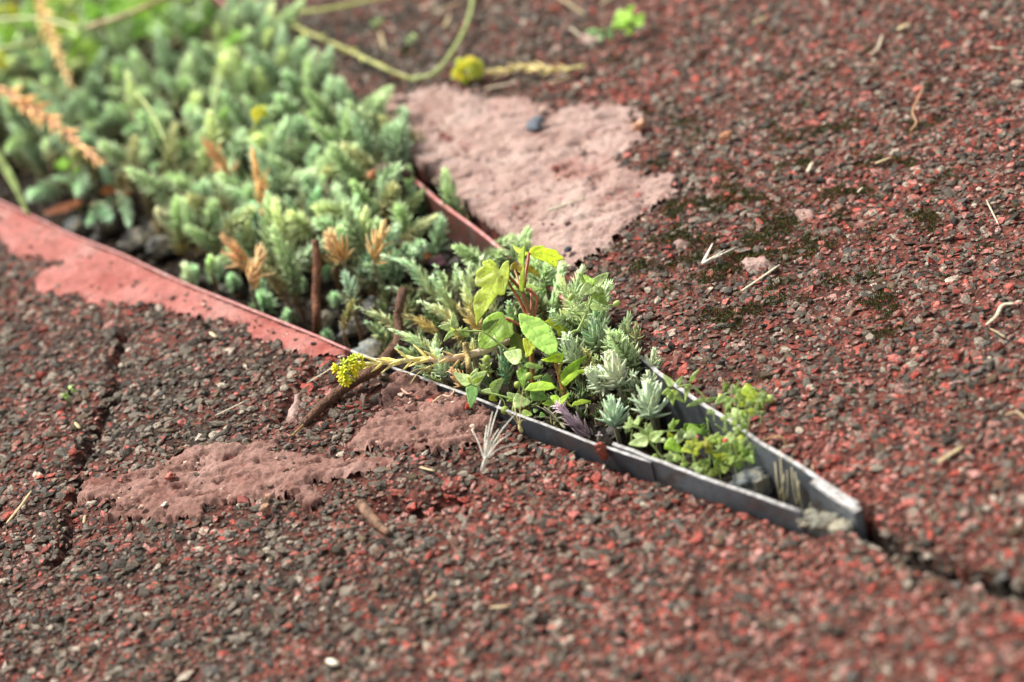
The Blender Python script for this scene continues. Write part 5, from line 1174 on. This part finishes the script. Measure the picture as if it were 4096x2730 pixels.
for x, y, s, c in ((1110, 1325, .0010, (.26, .36, .05)), (1207, 1300, .0011, (.32, .42, .06)), (690, 1150, .0009, (.42, .46, .2)), (405, 1080, .0009, (.45, .52, .25)), (760, 1045, .0006, (.5, .1, .08))): blob(root, at(*ZR(x, y), depth_at(2840, 1790) - .004), s, c, 'bud')

# the tangle spilling over the far rim
lvs, sts = [], [([(1150, 1150), (1160, 950), (1180, 780), (1200, 640)], .0006), ([(1250, 1100), (1290, 900), (1320, 720)], .0006), ([(1060, 1000), (1050, 860), (1060, 720)], .0006)]
for cx, cy, nn, rad_ in ((1150, 610, 7, 105), (1260, 690, 8, 110), (1290, 800, 7, 105), (1190, 930, 7, 100), (1040, 880, 5, 90), (1390, 640, 6, 95), (1250, 1040, 7, 105), (1340, 1130, 6, 95), (1060, 690, 5, 85), (930, 760, 4, 80), (1100, 1120, 6, 95), (1420, 800, 4, 70)):
    for i in range(nn):
        a_ = rt.uniform(0, 6.28); l = rad_ * rt.uniform(.6, 1.25); lvs.append(((cx + 12 * math.cos(a_), cy + 8 * math.sin(a_)), (cx + l * math.cos(a_), cy + l * .75 * math.sin(a_)), rt.uniform(.40, .62), (PG, PG2, PGY, (.26, .38, .07), PG2)[rt.integers(5)], rt.uniform(-.010, .010)))
    sts.append(([(cx + rt.uniform(-20, 20), cy + 120), (cx, cy + 50), (cx, cy)], .0004))
weed('weed_tangle', ZR(1180, 1250), depth_at(2960, 1715) - .012, sts, lvs, 'pale green weed tangle spilling over the far grey rim onto the slab', ZR, seed=19)

# ------------------------------------------------------------------ flower stalks
def flower_head(root, center, r, n, seed, cols=((.72, .62, .02), (.62, .66, .03), (.50, .58, .06)), s=.0015):
    rr = np.random.default_rng(seed)
    for i in range(n):
        p = unit(rr.normal(size=3)) * r * np.array([1, .8, .8]) * rr.uniform(.45, 1) + center
        o = link('flower', FLOWER_ME[i % 3], root); o.location = Vector(p) - root.location; q = s * rr.uniform(.8, 1.25); o.scale = (q, q, q)
        o.rotation_euler = Vector(unit(p - center + np.array([0, -.2, .3]) * r)).to_track_quat('Z', 'Y').to_euler(); o.color = (*cols[rr.integers(len(cols))], 1)
def flower_mesh(seed):
    r = np.random.default_rng(seed); parts = []
    for k in range(5):
        a = 2 * math.pi * k / 5 + r.uniform(-.2, .2); v, f = SPH1; el = r.uniform(.5, 1.0)
        v = v * np.array([.75, .30, .22]) + np.array([.65, 0, 0]); v = v @ np.array([[math.cos(el), 0, math.sin(el)], [0, 1, 0], [-math.sin(el), 0, math.cos(el)]])
        parts.append((v @ np.array([[math.cos(a), math.sin(a), 0], [-math.sin(a), math.cos(a), 0], [0, 0, 1]]), f))
    parts.append((SPH1[0] * .35, SPH1[1])); v, f = join(parts); return mesh('flower', v, f, M_PETAL)
FLOWER_ME = [flower_mesh(k) for k in range(3)]
ZB = lambda x, y: (1300 + .287 * x, 1350 + .287 * y)
dF = depth_at(1560, 1500, .006)
root = empty('flower_stalk', at(2035, 1365, dF + .006)); tag(root, 'cut sedum flower stalk, pink and yellow, ending in a yellow flower head over the rim', 'flower stalk')
pk = [at(1345 + 60, 1470, dF - .004), at(*ZB(550, 375), dF - .003), at(*ZB(900, 350), dF - .002), at(*ZB(1200, 318), dF - .001), at(*ZB(1450, 300), dF), at(1760, 1440, dF), at(1850, 1428, dF + .002), at(1940, 1402, dF + .004), at(2038, 1362, dF + .006)]
c = catmull(pk, 6)
stalk(root, pk[:5], .0007, .0011, (.58, .54, .26)); stalk(root, pk[4:], .0012, .0016, (.62, .45, .33), n=8)
blob(root, pk[-1], .0016, (.55, .42, .25), 'bud', .35, axis=tuple(pk[-1] - pk[-2]))
for M, u in shoot_leaves(c[::-1], .0078, 34, np.random.default_rng(2), 44, 30, start=.22, power=1.0, tipshrink=.7):
    lf = link('leaf', NEEDLE_ME[3 if u > .1 else 0], root); M = M.copy(); M[:3, 3] -= np.array(root.location); M[:3, 0] *= 1.25; lf.matrix_basis = Matrix(M.tolist())
    lf.color = (*(np.array((.52, .47, .20)) * rng.uniform(.85, 1.15) if u > .25 else np.array((.52, .38, .22))), 0)
cen = at(*ZB(300, 460), dF - .006)
for q in ((300, 420), (360, 350), (250, 520), (380, 560), (430, 380)): stalk(root, [at(*ZB(600, 370), dF - .003), at(*ZB((600 + q[0]) / 2, 385 + (q[1] - 385) * .35), dF - .004), at(*ZB(*q), dF - .006)], .0005, .0004, (.45, .52, .10), 'pedicel')
flower_head(root, cen, .0046, 22, 3, s=.0017); flower_head(root, at(*ZB(400, 350), dF - .006), .0032, 9, 4, ((.55, .62, .06), (.68, .64, .03))); flower_head(root, at(*ZB(330, 560), dF - .006), .0034, 9, 5, s=.0017)
# blurred flower stalks on the far slab
def long_stalk(pts, rad, col, label, z=.004, name='flower_stalk', leafy=0, head=None, seed=0, lcol=(.42, .46, .14), Ll=.008):
    p3 = [P(x, y, (q[0] + (.008 if x < 1100 else 0) if q else z)) for x, y, *q in pts]; root = empty(name, p3[0]); tag(root, label, 'flower stalk')
    stalk(root, p3, rad * .72, rad * .6, col, n=7)
    cc_ = catmull(p3, 7); rk = np.random.default_rng(seed + 40)
    for i in range(3, len(cc_) - 2, 5): blob(root, cc_[i], rad * rk.uniform(.85, 1.1), tuple(np.array(col) * rk.uniform(.7, 1.1)), 'node', .7, axis=tuple(cc_[i + 1] - cc_[i]))
    if leafy:
        for M, u in shoot_leaves(catmull(p3, 6), Ll, leafy, np.random.default_rng(seed), 40, 30, start=.1):
            lf = link('leaf', NEEDLE_ME[3], root); M = M.copy(); M[:3, 3] -= np.array(root.location); M[:3, 0] *= 1.2; lf.matrix_basis = Matrix(M.tolist()); lf.color = (*(np.array(lcol) * random.uniform(.8, 1.2)), 0)
    if head: flower_head(root, P(head[0], head[1], head[2] + (.008 if head[0] < 1100 else 0)), head[3], head[4], seed, s=.0019)
    return root
long_stalk([(1110, 70), (1250, 140), (1400, 205), (1540, 275), (1640, 315, .003)], .0014, (.42, .43, .14), 'green yellow stalk lying on the far slab, slanting down to the curved one', .006, seed=1, leafy=10, lcol=(.38, .44, .12))
long_stalk([(1640, 318, .003), (1740, 290), (1820, 190), (1870, 90), (1890, 0), (1895, -150)], .0014, (.36, .43, .14), 'curved green stalk on the far slab rising from the joint with the slanting one', .006, seed=2)
long_stalk([(1100, 60), (1250, 45), (1400, 20), (1600, -30)], .0015, (.45, .47, .12), 'straight yellow green stalk behind the sedum clump, above the slanting one', .010, seed=3)
long_stalk([(2345, 265), (2230, 280), (2080, 270), (1980, 290), (1900, 280)], .0014, (.46, .40, .15), 'leafy stalk with a big yellow flower head lying behind the pink mortar patch', .005, leafy=26, head=(1868, 285, .007, .0068, 40), seed=4, lcol=(.50, .42, .2), Ll=.007)
long_stalk([(150, -60, .02), (175, 60, .02), (215, 170, .018), (280, 340, .012)], .0014, (.46, .32, .16), 'straw coloured dry sedum stalk with bristly leaves standing in the clump', leafy=44, seed=5, lcol=(.58, .42, .20), Ll=.011)
long_stalk([(-40, 330, .012), (120, 430, .010), (260, 530, .006), (400, 650, .0)], .0016, (.36, .17, .13), 'pinkish dry sedum stalk with orange leaves leaning over the clump', leafy=46, seed=6, lcol=(.58, .34, .17), Ll=.012)
long_stalk([(540, 370, .018), (600, 440, .016), (665, 570, .008)], .0013, (.36, .44, .14), 'thin green forked stalk rising from the middle of the clump', seed=7)
long_stalk([(880, 310, .016), (865, 390, .014), (840, 470, .008)], .0012, (.38, .46, .18), 'short pale green stalk beside the small yellow flowers', seed=8)
long_stalk([(1000, 540, .012), (1020, 500, .014), (1030, 470, .016)], .0008, (.36, .42, .1), 'small pair of yellow flowers on a thin stem in the clump', head=(1040, 460, .017, .0034, 12), seed=9)
long_stalk([(-60, 90, .02), (150, 75, .02), (330, 120, .016)], .0018, (.44, .50, .2), 'pale green thick stalk lying across the back of the clump', seed=10)
long_stalk([(-60, 210, .016), (80, 180, .016), (190, 150, .014)], .0018, (.46, .54, .22), 'pale green stalk below the thick one at the back of the clump', seed=11)
long_stalk([(350, 110, .02), (480, 70, .024), (600, 20, .026), (720, -40, .026)], .0021, (.40, .30, .14), 'brownish bent stalk arching behind the clump', seed=12)
long_stalk([(20, 100, .012), (30, 60, .016)], .0008, (.4, .45, .1), 'yellow flower head at the outer edge of the clump behind the pale stalks', head=(30, 50, .018, .005, 16), seed=13)
long_stalk([(-20, 320, .008), (-5, 260, .012)], .0008, (.4, .45, .1), 'orange yellow flower head next to the pinkish dry stalk', head=(-5, 240, .014, .0045, 14), seed=14)
# orange dry sedum shoots in the clump
for k, (t, b, w, c, lab) in enumerate([
    ((1015, 630), (1080, 900), 130, (.44, .26, .12), 'orange leaved sedum shoot standing out of the blue green clump'),
    ((905, 960), (1000, 1080), 120, (.42, .28, .18), 'withered orange pink sedum shoot at the front of the clump'),
    ((1040, 1010), (1010, 1140), 120, (.40, .30, .19), 'withered tan sedum shoot at the front of the clump'),
    ((1330, 960), (1370, 1040), 130, (.42, .28, .14), 'orange fan of dry sedum leaves right of the upright stick'),
    ((1530, 920), (1500, 1040), 120, (.34, .25, .13), 'orange brown sedum shoot near the painted edging'),
    ((830, 580), (920, 700), 110, (.36, .20, .12), 'reddish brown sedum shoot among the green ones')]):
    hero_shoot(t, b, w, c, lab, .4, 34, lo=68, hi=25, z=.022 if k in (0, 5) else .015, seed=200 + k, fat=1.1, drycol=(.45, .24, .09), Lk=.7, dens=.9)

# bright green weeds and undergrowth at the back of the clump
rw = np.random.default_rng(33)
for k, (cx, cy, sz, nn, col, lab) in enumerate([
    (150, 60, 150, 12, (.26, .48, .05), 'bright green broad leaved weed at the back of the clump under the pale stalks'),
    (420, 60, 150, 12, (.24, .45, .05), 'bright green leafy weed behind the clump under the brownish stalk'),
    (330, 190, 110, 9, (.34, .52, .05), 'yellow green leafy weed between the dry stalk and the brownish stalk'),
    (620, 110, 120, 9, (.20, .38, .05), 'dark leafy weed in the shade behind the clump'),
    (270, 20, 120, 9, (.40, .50, .05), 'yellowish leafy weed behind the straw coloured stalk'),
    (780, 60, 130, 10, (.17, .30, .06), 'deep green leafy weed by the hollow at the far edging'),
    (40, 140, 130, 10, (.30, .50, .05), 'bright green weed at the outer end of the pale green stalks'),
    (560, 40, 140, 12, (.30, .50, .05), 'lush green weed under the tip of the brownish bent stalk'),
    (230, 110, 110, 9, (.42, .55, .06), 'yellow green weed beside the straw coloured dry stalk'),
    (700, 10, 130, 10, (.26, .44, .05), 'grass green weed at the far end of the brownish bent stalk'),
    (940, 160, 80, 6, (.33, .55, .10), 'small bright green sprig at the far end of the hollow'),
    (270, 650, 70, 6, (.32, .54, .07), 'small bright green sprig under the pinkish dry stalk'),
    (900, 470, 60, 5, (.33, .58, .08), 'tiny bright green sprig beside the two yellow flowers'),
    (470, 290, 60, 5, (.33, .58, .08), 'tiny bright green sprig in the middle of the clump'),
    (2520, 90, 110, 12, (.34, .54, .07), 'small green weed growing on the far slab beyond the mortar patch'),
    (2410, 120, 70, 6, (.34, .50, .24), 'pale green weed leaf cluster on the far slab, next to a pink mortar fleck'),
    (1630, 160, 45, 5, (.40, .50, .22), 'tiny pale weed beside the slanting stalk on the far slab'),
    (1500, 90, 50, 5, (.32, .42, .14), 'tiny green weed under the straight stalk on the far slab'),
    (265, 1578, 45, 5, (.38, .56, .14), 'tiny green seedling growing among the dark chips of the near slab')]):
    onslab = cx > 1200 or cy > 1500
    zc = .004 if onslab else .008; d_ = depth_at(cx, cy, zc); lv_ = []
    for i in range(nn):
        a = rw.uniform(0, 6.28); l = sz * rw.uniform(.4, .8); ox, oy = rw.normal(0, sz * .28), rw.normal(0, sz * .2)
        lv_.append(((cx + ox, cy + oy), (cx + ox + l * math.cos(a), cy + oy + l * .7 * math.sin(a)), rw.uniform(.4, .7), col, rw.uniform(-.012, .006)))
    weed('leafy_weed', (cx, cy + (0 if onslab else 60)), d_, [([(cx, cy + (4 if onslab else 30)), (cx + 5, cy), (cx, cy - sz * .2)], .0006)], lv_, lab, lambda x, y: (x, y), seed=300 + k, foot_z=-.002 if onslab else None)
# pale grass blade over the coral margin and dead leaves
d_ = depth_at(60, 800, .006); root = empty('grass', at(100, 850, d_)); tag(root, 'broad pale green grass blade drooping onto the coral margin', 'grass blade')
put_leaf(root, [(-90, 560), (-20, 640), (30, 720), (70, 790), (100, 850), (118, 862), (96, 800), (75, 740), (40, 670), (-10, 590), (-60, 520)], d_, (.50, .60, .26), [[(-60, 560), (40, 715), (110, 858)]], (.3, .5), .5, 0, 1, 60, name='blade')
for k, (pts, c, lab) in enumerate([
    ([(400, 755), (440, 735), (470, 760), (440, 785), (405, 780)], (.42, .14, .03), 'small orange dead leaf caught in the trailing sedum'),
    ([(470, 775), (505, 752), (530, 770), (500, 795)], (.40, .12, .03), 'orange brown dead leaf right next to the small orange one'),
    ([(170, 850), (230, 825), (310, 800), (335, 815), (260, 850), (190, 865)], (.36, .13, .06), 'long reddish dead leaf on the dark stones by the coral margin'),
    ([(1560, 1075), (1640, 1030), (1740, 1010), (1760, 1030), (1660, 1060), (1580, 1095)], (.28, .09, .03), 'rust coloured dead leaf in the hollow below the painted edging'),
    ([(1700, 1050), (1760, 1020), (1800, 1040), (1750, 1075)], (.13, .06, .08), 'dark purple dead leaf beside the rust coloured one'),
    ([(2105, 1432), (2130, 1425), (2140, 1450), (2112, 1448)], (.24, .10, .04), 'tiny brown dead leaf scrap under the large serrated leaf')]):
    cx, cy = np.mean(pts, 0); d_ = depth_at(cx, cy, -.010); root = empty('dead_leaf', at(cx, cy, d_)); tag(root, lab, 'dead leaf')
    put_leaf(root, pts, d_, c, [[pts[0], pts[len(pts) // 2]]], (.2, .8), 1.0, .8, .3, 70 + k, name='blade')

# ------------------------------------------------------------------ sticks, straws, flakes
def stick(pts, rads, col, label, name='twig', knots=(), tipsplit=False, seed=0, cat='twig', jit=.10):
    p3 = np.array(pts, float); root = empty(name, p3[0]); o = np.array(root.location); random.seed(seed)
    c = catmull(p3, 8); rr = np.interp(np.linspace(0, 1, len(c)), np.linspace(0, 1, len(rads)), rads)
    rr = rr * (1 + .10 * noise(np.arange(len(c)) * .7, np.zeros(len(c)), seed))
    v, f = tube(c, rr, 9, jit=jit); b = link('shaft', mesh('shaft', v - o, f, M_WOOD), root); b.color = (*col, 1)
    for s, sz in knots:
        p = np.array([np.interp(s, np.linspace(0, 1, len(c)), c[:, k]) for k in range(3)]); q = link('knot', mesh('knot', *stone_mesh(int(s * 100) + seed, (sz, sz * .9, sz * .8)), M_WOOD), root)
        q.location = Vector(p - o); q.color = (*(np.array(col) * .8), 1)
    if tipsplit:
        t = unit(c[-1] - c[-2])
        for k in range(4):
            e = c[-1] + t * random.uniform(.004, .008) + np.array([random.gauss(0, .0012), random.gauss(0, .0012), random.gauss(0, .0006)])
            v, f = tube(np.array([c[-2], c[-1] + (e - c[-1]) * .3, e]), [rr[-1] * .45, rr[-1] * .3, .0001], 5); q = link('splinter', mesh('splinter', v - o, f, M_WOOD), root); q.color = (.30, .19, .08, 1)
    return tag(root, label, cat)
dk = depth_at(1265, 1230, -.004)
stick([at(1262, 960, dk), at(1268, 1060, dk), at(1263, 1180, dk), at(1268, 1280, dk), P(1266, 1345, SOIL_Z - .002)], [.0014, .0018, .0018, .0019, .002], (.20, .085, .045), 'upright thin brown stick standing in the soil before the clump', knots=((.3, .0021), (.62, .0021)), seed=2, cat='stick', name='stick', jit=.06)
dr_ = depth_at(1560, 1330, .0)
stick([at(1612, 1160, dr_ + .004), at(1600, 1215, dr_), at(1592, 1270, dr_), at(1596, 1330, dr_ - .002), at(1585, 1385, dr_ - .006), at(1545, 1430, dr_ - .014), P(1500, 1482, .006), P(1420, 1522, .0045), P(1330, 1590, .003), P(1262, 1650, .003), P(1215, 1700, .0025)],
      [.0020, .0019, .0018, .0020, .0023, .0022, .0022, .0024, .0022, .0019, .0014], (.125, .062, .038), 'brown curved root reaching out of the bed over the rim onto the near slab', name='root', knots=((.42, .0034), (.52, .003), (.68, .0026)), tipsplit=True, seed=5, cat='root')
stick([P(1440, 2010, .004), P(1462, 2042, .0045), P(1500, 2085, .0035), P(1555, 2135, .0025)], [.0012, .0022, .0018, .0012], (.24, .14, .09), 'short bent bark twig lying by the dark pit of the near slab', knots=((.12, .0026),), seed=8)
stick([at(2090, 1600, d2), at(2108, 1640, d2), P(2128, 1690, -.012)], [.0007, .0008, .0007], (.20, .10, .05), 'tiny dark twig stuck upright behind the bare rim', seed=11)
dz_ = depth_at(1800, 1500, .0)
stick([at(1862, 1370, dz_), at(1868, 1420, dz_), at(1876, 1470, dz_ - .002), P(1880, 1530, -.012)], [.0013, .0013, .0012, .0012], (.50, .38, .16), 'pale cut sedum stem standing below the pink stalk', seed=12, name='cut_stem', cat='stem')
stick([P(1500, 690, .004), P(1560, 680, .012), P(1640, 700, .010)], [.0028, .0030, .0020], (.10, .06, .045), 'dark decaying stub under the sedum by the painted edging', knots=((.5, .0042),), seed=14, cat='stub', name='stub')
def straw(pts, r, col, label, name='straw', z=.0024, taper=.5, flat=.45, seed=0, cat='straw', group=None):
    p3 = np.array([P(x, y, (q[0] if q else z)) for x, y, *q in pts]); c = catmull(p3, 5); random.seed(seed)
    n_ = len(c); rad = .72 * r * np.minimum(1, taper + np.sin(np.linspace(0.05, math.pi - .05, n_)))
    v, f = tube(c, rad, 6, flat); o = link(name, mesh(name, v - c[0], f, M_STRAW)); o.location = Vector(c[0]); o.color = (*col, 1)
    return tag(o, label, cat, group)
SW, SY, SO = (.48, .42, .30), (.42, .33, .18), (.36, .20, .10)
for k, (pts, r, col, lab) in enumerate([
    ([(1228, 1533), (1300, 1490, .006), (1365, 1450, .009)], .0008, SW, 'straight pale straw just left of the yellow flower head'),
    ([(860, 1663), (920, 1635), (980, 1605)], .0006, SW, 'thin pale straw on the dark chips above the long brown mortar patch'),
    ([(25, 2095), (75, 2035), (125, 1965)], .0009, SY, 'yellowish straw at the left end of the long brown mortar patch'),
    ([(335, 2095), (340, 2062)], .0008, SY, 'very short straw stub beneath the long brown mortar patch'),
    ([(2965, 1165), (3040, 1115), (3118, 1060)], .0010, SW, 'thick cream straw lying beside the pink mortar fleck with a scalloped edge'),
    ([(2188, 842), (2260, 820), (2340, 790)], .0013, SW, 'flattened cream straw lying on the dusty pink mortar patch'),
    ([(3945, 1300), (3985, 1265), (4010, 1222), (4060, 1215)], .0012, SW, 'folded cream straw on the far slab'),
    ([(3960, 1315), (3990, 1330), (4020, 1350)], .0006, SY, 'thin straw just below the folded cream straw'),
    ([(3750, 1850), (3800, 1820), (3850, 1785)], .0014, SY, 'thick tan straw stub on the far slab right of the open edging'),
    ([(3640, 525), (3665, 490), (3650, 450), (3670, 400), (3695, 350)], .0007, SO, 'curly orange fibre lying on the far slab'),
    ([(3945, 800), (3975, 860), (3995, 900)], .0006, SW, 'thin white straw on the far slab below the curly orange fibre'),
    ([(3480, 220), (3510, 195), (3530, 140)], .0008, SW, 'bent pale straw on the distant part of the far slab'),
    ([(3590, 120), (3640, 95)], .0022, SY, 'blurred cream husk on the distant part of the far slab'),
    ([(3010, 95), (3070, 65)], .0014, SY, 'blurred tan straw on the distant part of the far slab, left of the cream husk'),
    ([(3960, 190), (4020, 195)], .0010, SW, 'short level straw on the distant part of the far slab'),
    ([(3500, 655), (3565, 630)], .0012, SY, 'stubby yellowish straw in the middle of the far slab'),
    ([(3230, 690), (3250, 650)], .0013, SW, 'short upright looking cream straw on the mossy chips'),
    ([(3430, 770), (3450, 750)], .0008, SW, 'tiny pale straw on the mossy chips'),
    ([(2480, -30), (2400, 20)], .0011, SY, 'pale straw behind the small green weed on the far slab'),
    ([(2230, -20), (2250, 0), (2340, 60)], .0012, SY, 'forked tan straw at the back of the far slab'),
    ([(1780, 110), (1800, 60)], .0014, SY, 'short tan straw standing beside the curved green stalk'),
    ([(1520, 130), (1540, 200)], .0014, SY, 'tan straw lying beneath the slanting green stalk'),
    ([(2280, 110), (2330, 150)], .0010, SW, 'pale straw pointing at the pink fleck beyond the mortar patch'),
    ([(1940, 355), (2050, 335)], .0012, SW, 'cream straw beside the big yellow flower head'),
    ([(2190, 335), (2290, 305)], .0010, SY, 'dull straw under the leafy stalk behind the mortar patch'),
    ([(1720, 50), (1850, 10)], .0012, SY, 'tan straw crossing behind the curved green stalk'),
    ([(1700, 2410), (1745, 2380)], .0009, SY, 'blurred yellowish straw on the near slab below the bark twig'),
    ([(1960, 2430), (2040, 2425)], .0010, SY, 'blurred level straw on the near slab'),
    ([(1310, 2640), (1350, 2660)], .0022, (.7, .66, .5), 'blurred cream husk on the near slab'),
    ([(4020, 1660), (4070, 1650), (4120, 1690)], .0007, SY, 'thin curved straw on the far slab near the thick tan stub'),
    ([(840, 1330), (865, 1350)], .0013, (.62, .5, .3), 'small curled cream husk on the chips below the coral margin'),
    ([(300, 1690), (320, 1715)], .0012, SY, 'small tan husk in the groove of the near slab'),
    ([(1680, 1870), (1740, 1885)], .0010, SY, 'small tan husk below the brown mortar by the white grass awns'),
    ([(1820, 1560, .002), (1800, 1585), (1770, 1580)], .0006, (.45, .3, .2), 'tiny curled tan fibre on the crumbly mortar beside the rim'),
    ([(1730, 1610), (1755, 1590), (1762, 1585)], .0007, SY, 'tiny tan husk on the crumbly mortar'),
    ([(1605, 1555), (1630, 1575), (1650, 1572)], .0008, (.6, .3, .22), 'pink curled paint flake on the crumbly mortar'),
    ([(3050, 1760, .003), (3110, 1745, .006), (3135, 1760, .005), (3145, 1800, .002)], .0006, (.50, .34, .15), 'arched tan stem over the far edging behind the weeds'),
    ([(3130, 1790), (3180, 1780)], .0008, SW, 'cream straw piece on the chips behind the far edging'),
]):
    straw(pts, r, col, lab, seed=k)
# forked white straw
root = empty('forked_straw', P(2810, 1055, .002)); o = np.array(root.location); tag(root, 'forked white dry straw lying on the mossy chips', 'straw')
for e, r in (((2940, 992), .0008), ((2900, 1000), .0006), ((2850, 975), .0004)):
    v, f = tube(catmull([P(2810, 1055, .003), P((2810 + e[0]) / 2, (1055 + e[1]) / 2, .005), P(*e, .004)], 4), np.linspace(.0009, .0003, 9), 6, .5); q = link('stalk', mesh('stalk', v - o, f, M_STRAW), root); q.color = (.66, .62, .5, 1)
# white awn fan
def awn_fan(basep, ends, r, label, col=(.86, .83, .70), body=.0008):
    root = empty('grass_awns', basep[0]); o = np.array(root.location); tag(root, label, 'grass awns')
    v, f = tube(catmull(basep, 4), [body * .5, body * .9, body, body, body * 1.1, body, body * .8, body * .6, body * .4][:len(catmull(basep, 4))], 7, .7); q = link('husk', mesh('husk', v - o, f, M_STRAW), root); q.color = (*col, 1)
    for e in ends:
        st_ = basep[-1]; m_ = (st_ + e) / 2 + np.array([0, 0, .001]); c = catmull([st_ * .8 + basep[0] * .2, m_, e], 5); v, f = tube(c, np.linspace(r, r * .4, len(c)), 5); q = link('awn', mesh('awn', v - o, f, M_STRAW), root); q.color = (*col, 1)
dA = depth_at(1930, 1890, .002); E_ = lambda x, y, dd=0: at(*ZF(x, y), dA + dd)
awn_fan([E_(505, 1390), E_(525, 1320, -.002), E_(545, 1220, -.003)], [E_(398, 925), E_(545, 940), E_(628, 700, .004), E_(722, 570, .006), E_(880, 740, .006), E_(845, 950), E_(900, 1080), E_(700, 900, .004), E_(560, 860, .004)], .0003, 'fan of long white grass awns rising from the near slab below the bare rim')
dA2 = depth_at(2080, 1735, .000); E2 = lambda x, y, dd=0: at(*ZF(x, y), dA2 + dd)
awn_fan([E2(965, 945), E2(945, 900), E2(925, 850)], [E2(880, 640, .004), E2(860, 600, .004), E2(800, 720), E2(985, 420, .004), E2(1010, 810)], .00024, 'sparse tan grass awns leaning on the front of the bare rim', (.5, .42, .18), .0009)
awn_fan([at(*ZF(1460, 900), dA2 + .01), at(*ZF(1420, 860), dA2 + .011), at(*ZF(1380, 810), dA2 + .012)], [at(*ZF(1135, 640), dA2 + .014), at(*ZF(1210, 650), dA2 + .016), at(*ZF(1250, 680), dA2 + .018), at(*ZF(1100, 770), dA2 + .005)], .0002, 'thin beaded grass awns beside the purple sedum shoot', (.5, .48, .3), .0006)
dA3 = depth_at(1640, 1560, .003); E3 = lambda x, y, dd=0: at(*ZB(x, y), dA3 + dd)
awn_fan([E3(1480, 400, .004), E3(1440, 420, .003), E3(1400, 440, .002)], [E3(1150, 520), E3(1190, 655), E3(1180, 650, .002)], .00025, 'thin dry grass blades crossing the rim under the hanging grey green rosette', (.45, .40, .16), .0006)
# dry fibres in the narrow end
for k, (x0, y0, x1, y1) in enumerate([(3125, 2010, 3100, 1850), (3140, 2020, 3120, 1800), (3150, 2000, 3145, 1830), (3190, 2030, 3165, 1830), (3195, 2020, 3200, 1880), (3215, 2050, 3180, 1890), (3240, 2040, 3250, 1860), (3120, 1990, 3135, 1890), (3260, 2040, 3255, 2000)]):
    d_ = depth_at(x0, y0, -.012); straw_pts = [at(x0, y0, d_), at((x0 + x1) / 2 + random.uniform(-8, 8), (y0 + y1) / 2, d_ - .004), at(x1, y1, d_ - .002)]
    c = catmull(straw_pts, 5); v, f = tube(c, np.linspace(.00036, .0002, len(c)), 5); o = link('dry_stem', mesh('dry_stem', v - c[0], f, M_STRAW)); o.location = Vector(c[0]); o.color = (.48, .42, .26, 1)
    tag(o, 'thin upright dry grass stem standing in the pointed end of the bed', 'dry stem', 'dry grass stems in the pointed end')
straw([(3290, 2050, -.006), (3330, 2045, -.005), (3365, 2038, -.004)], .0009, (.42, .30, .08), 'ochre straw lying inside the pointed end of the bed behind the lumpy stone', seed=70)
# flakes and pebbles
def flake(px, py, w, h, col, label, zc=.003, seed=0, cat='flake', name='paint_flake', mat=None):
    d = depth_at(px, py, zc); o = link(name, mesh(name, *stone_mesh(seed, (w / FPX * d / 2, w / FPX * d * .4, h / FPX * d / 2), .35), mat or M_STONECHIP, True)); o.location = Vector(P(px, py, zc)); o.color = (*col, 1); o.rotation_euler = (0, -.2, .3)
    return tag(o, label, cat)
flake(2408, 1805, 50, 85, (.30, .085, .055), 'crumpled red flake standing against the near edging beside the lilac rosette', .001, 41)
flake(2140, 497, 85, 45, (.12, .14, .17), 'bluish grey pebble lying on the dusty pink mortar patch', .004, 42, 'pebble', 'pebble')
flake(2270, 1000, 40, 22, (.08, .09, .11), 'small slate pebble at the corner of the dusty pink mortar patch', .004, 43, 'pebble', 'pebble')
flake(2175, 1090, 60, 80, (.20, .22, .23), 'grey pebble behind the lime maple leaf', .002, 44, 'pebble', 'pebble')
flake(2905, 545, 60, 40, (.45, .22, .12), 'tan flake at the outer rim of the far slab chips', .004, 45)
flake(2560, 500, 60, 34, (.52, .28, .17), 'orange tan flake on the edge of the dusty pink mortar patch', .004, 46)
flake(1065, 2030, 60, 35, (.30, .17, .11), 'brown flake at the lower lip of the long mortar patch', .003, 47)
flake(1083, 1985, 35, 30, (.60, .36, .27), 'pale pink chip on the long mortar patch', .004, 48)
flake(660, 2018, 36, 16, (.65, .52, .42), 'cream chip on the long mortar patch near its lower edge', .004, 49)
flake(565, 2030, 30, 20, (.62, .38, .28), 'salmon chip on the long mortar patch, left of the cream chip', .004, 50)
flake(680, 1905, 50, 26, (.42, .14, .10), 'red paint flake stuck on the long mortar patch', .005, 51)
flake(1790, 1820, 26, 30, (.05, .05, .05), 'dark slate chip at the lower corner of the crumbly mortar', .003, 52)
flake(1876, 1630, 34, 40, (.46, .06, .04), 'bright red flake by the tip of the hanging pimpernel leaf', .002, 53)
flake(1490, 700, 50, 40, (.40, .16, .08), 'rusty round flake on the dark stub', .012, 54)
flake(1760, 715, 70, 28, (.12, .085, .06), 'dark bark scrap on the corner of the mortar patch by the clump', .005, 55, 'bark scrap', 'bark_scrap')
flake(1792, 722, 22, 26, (.25, .04, .03), 'small dark red pellet at the tip of the bark scrap', .005, 56)
SC.cycles.samples = 96
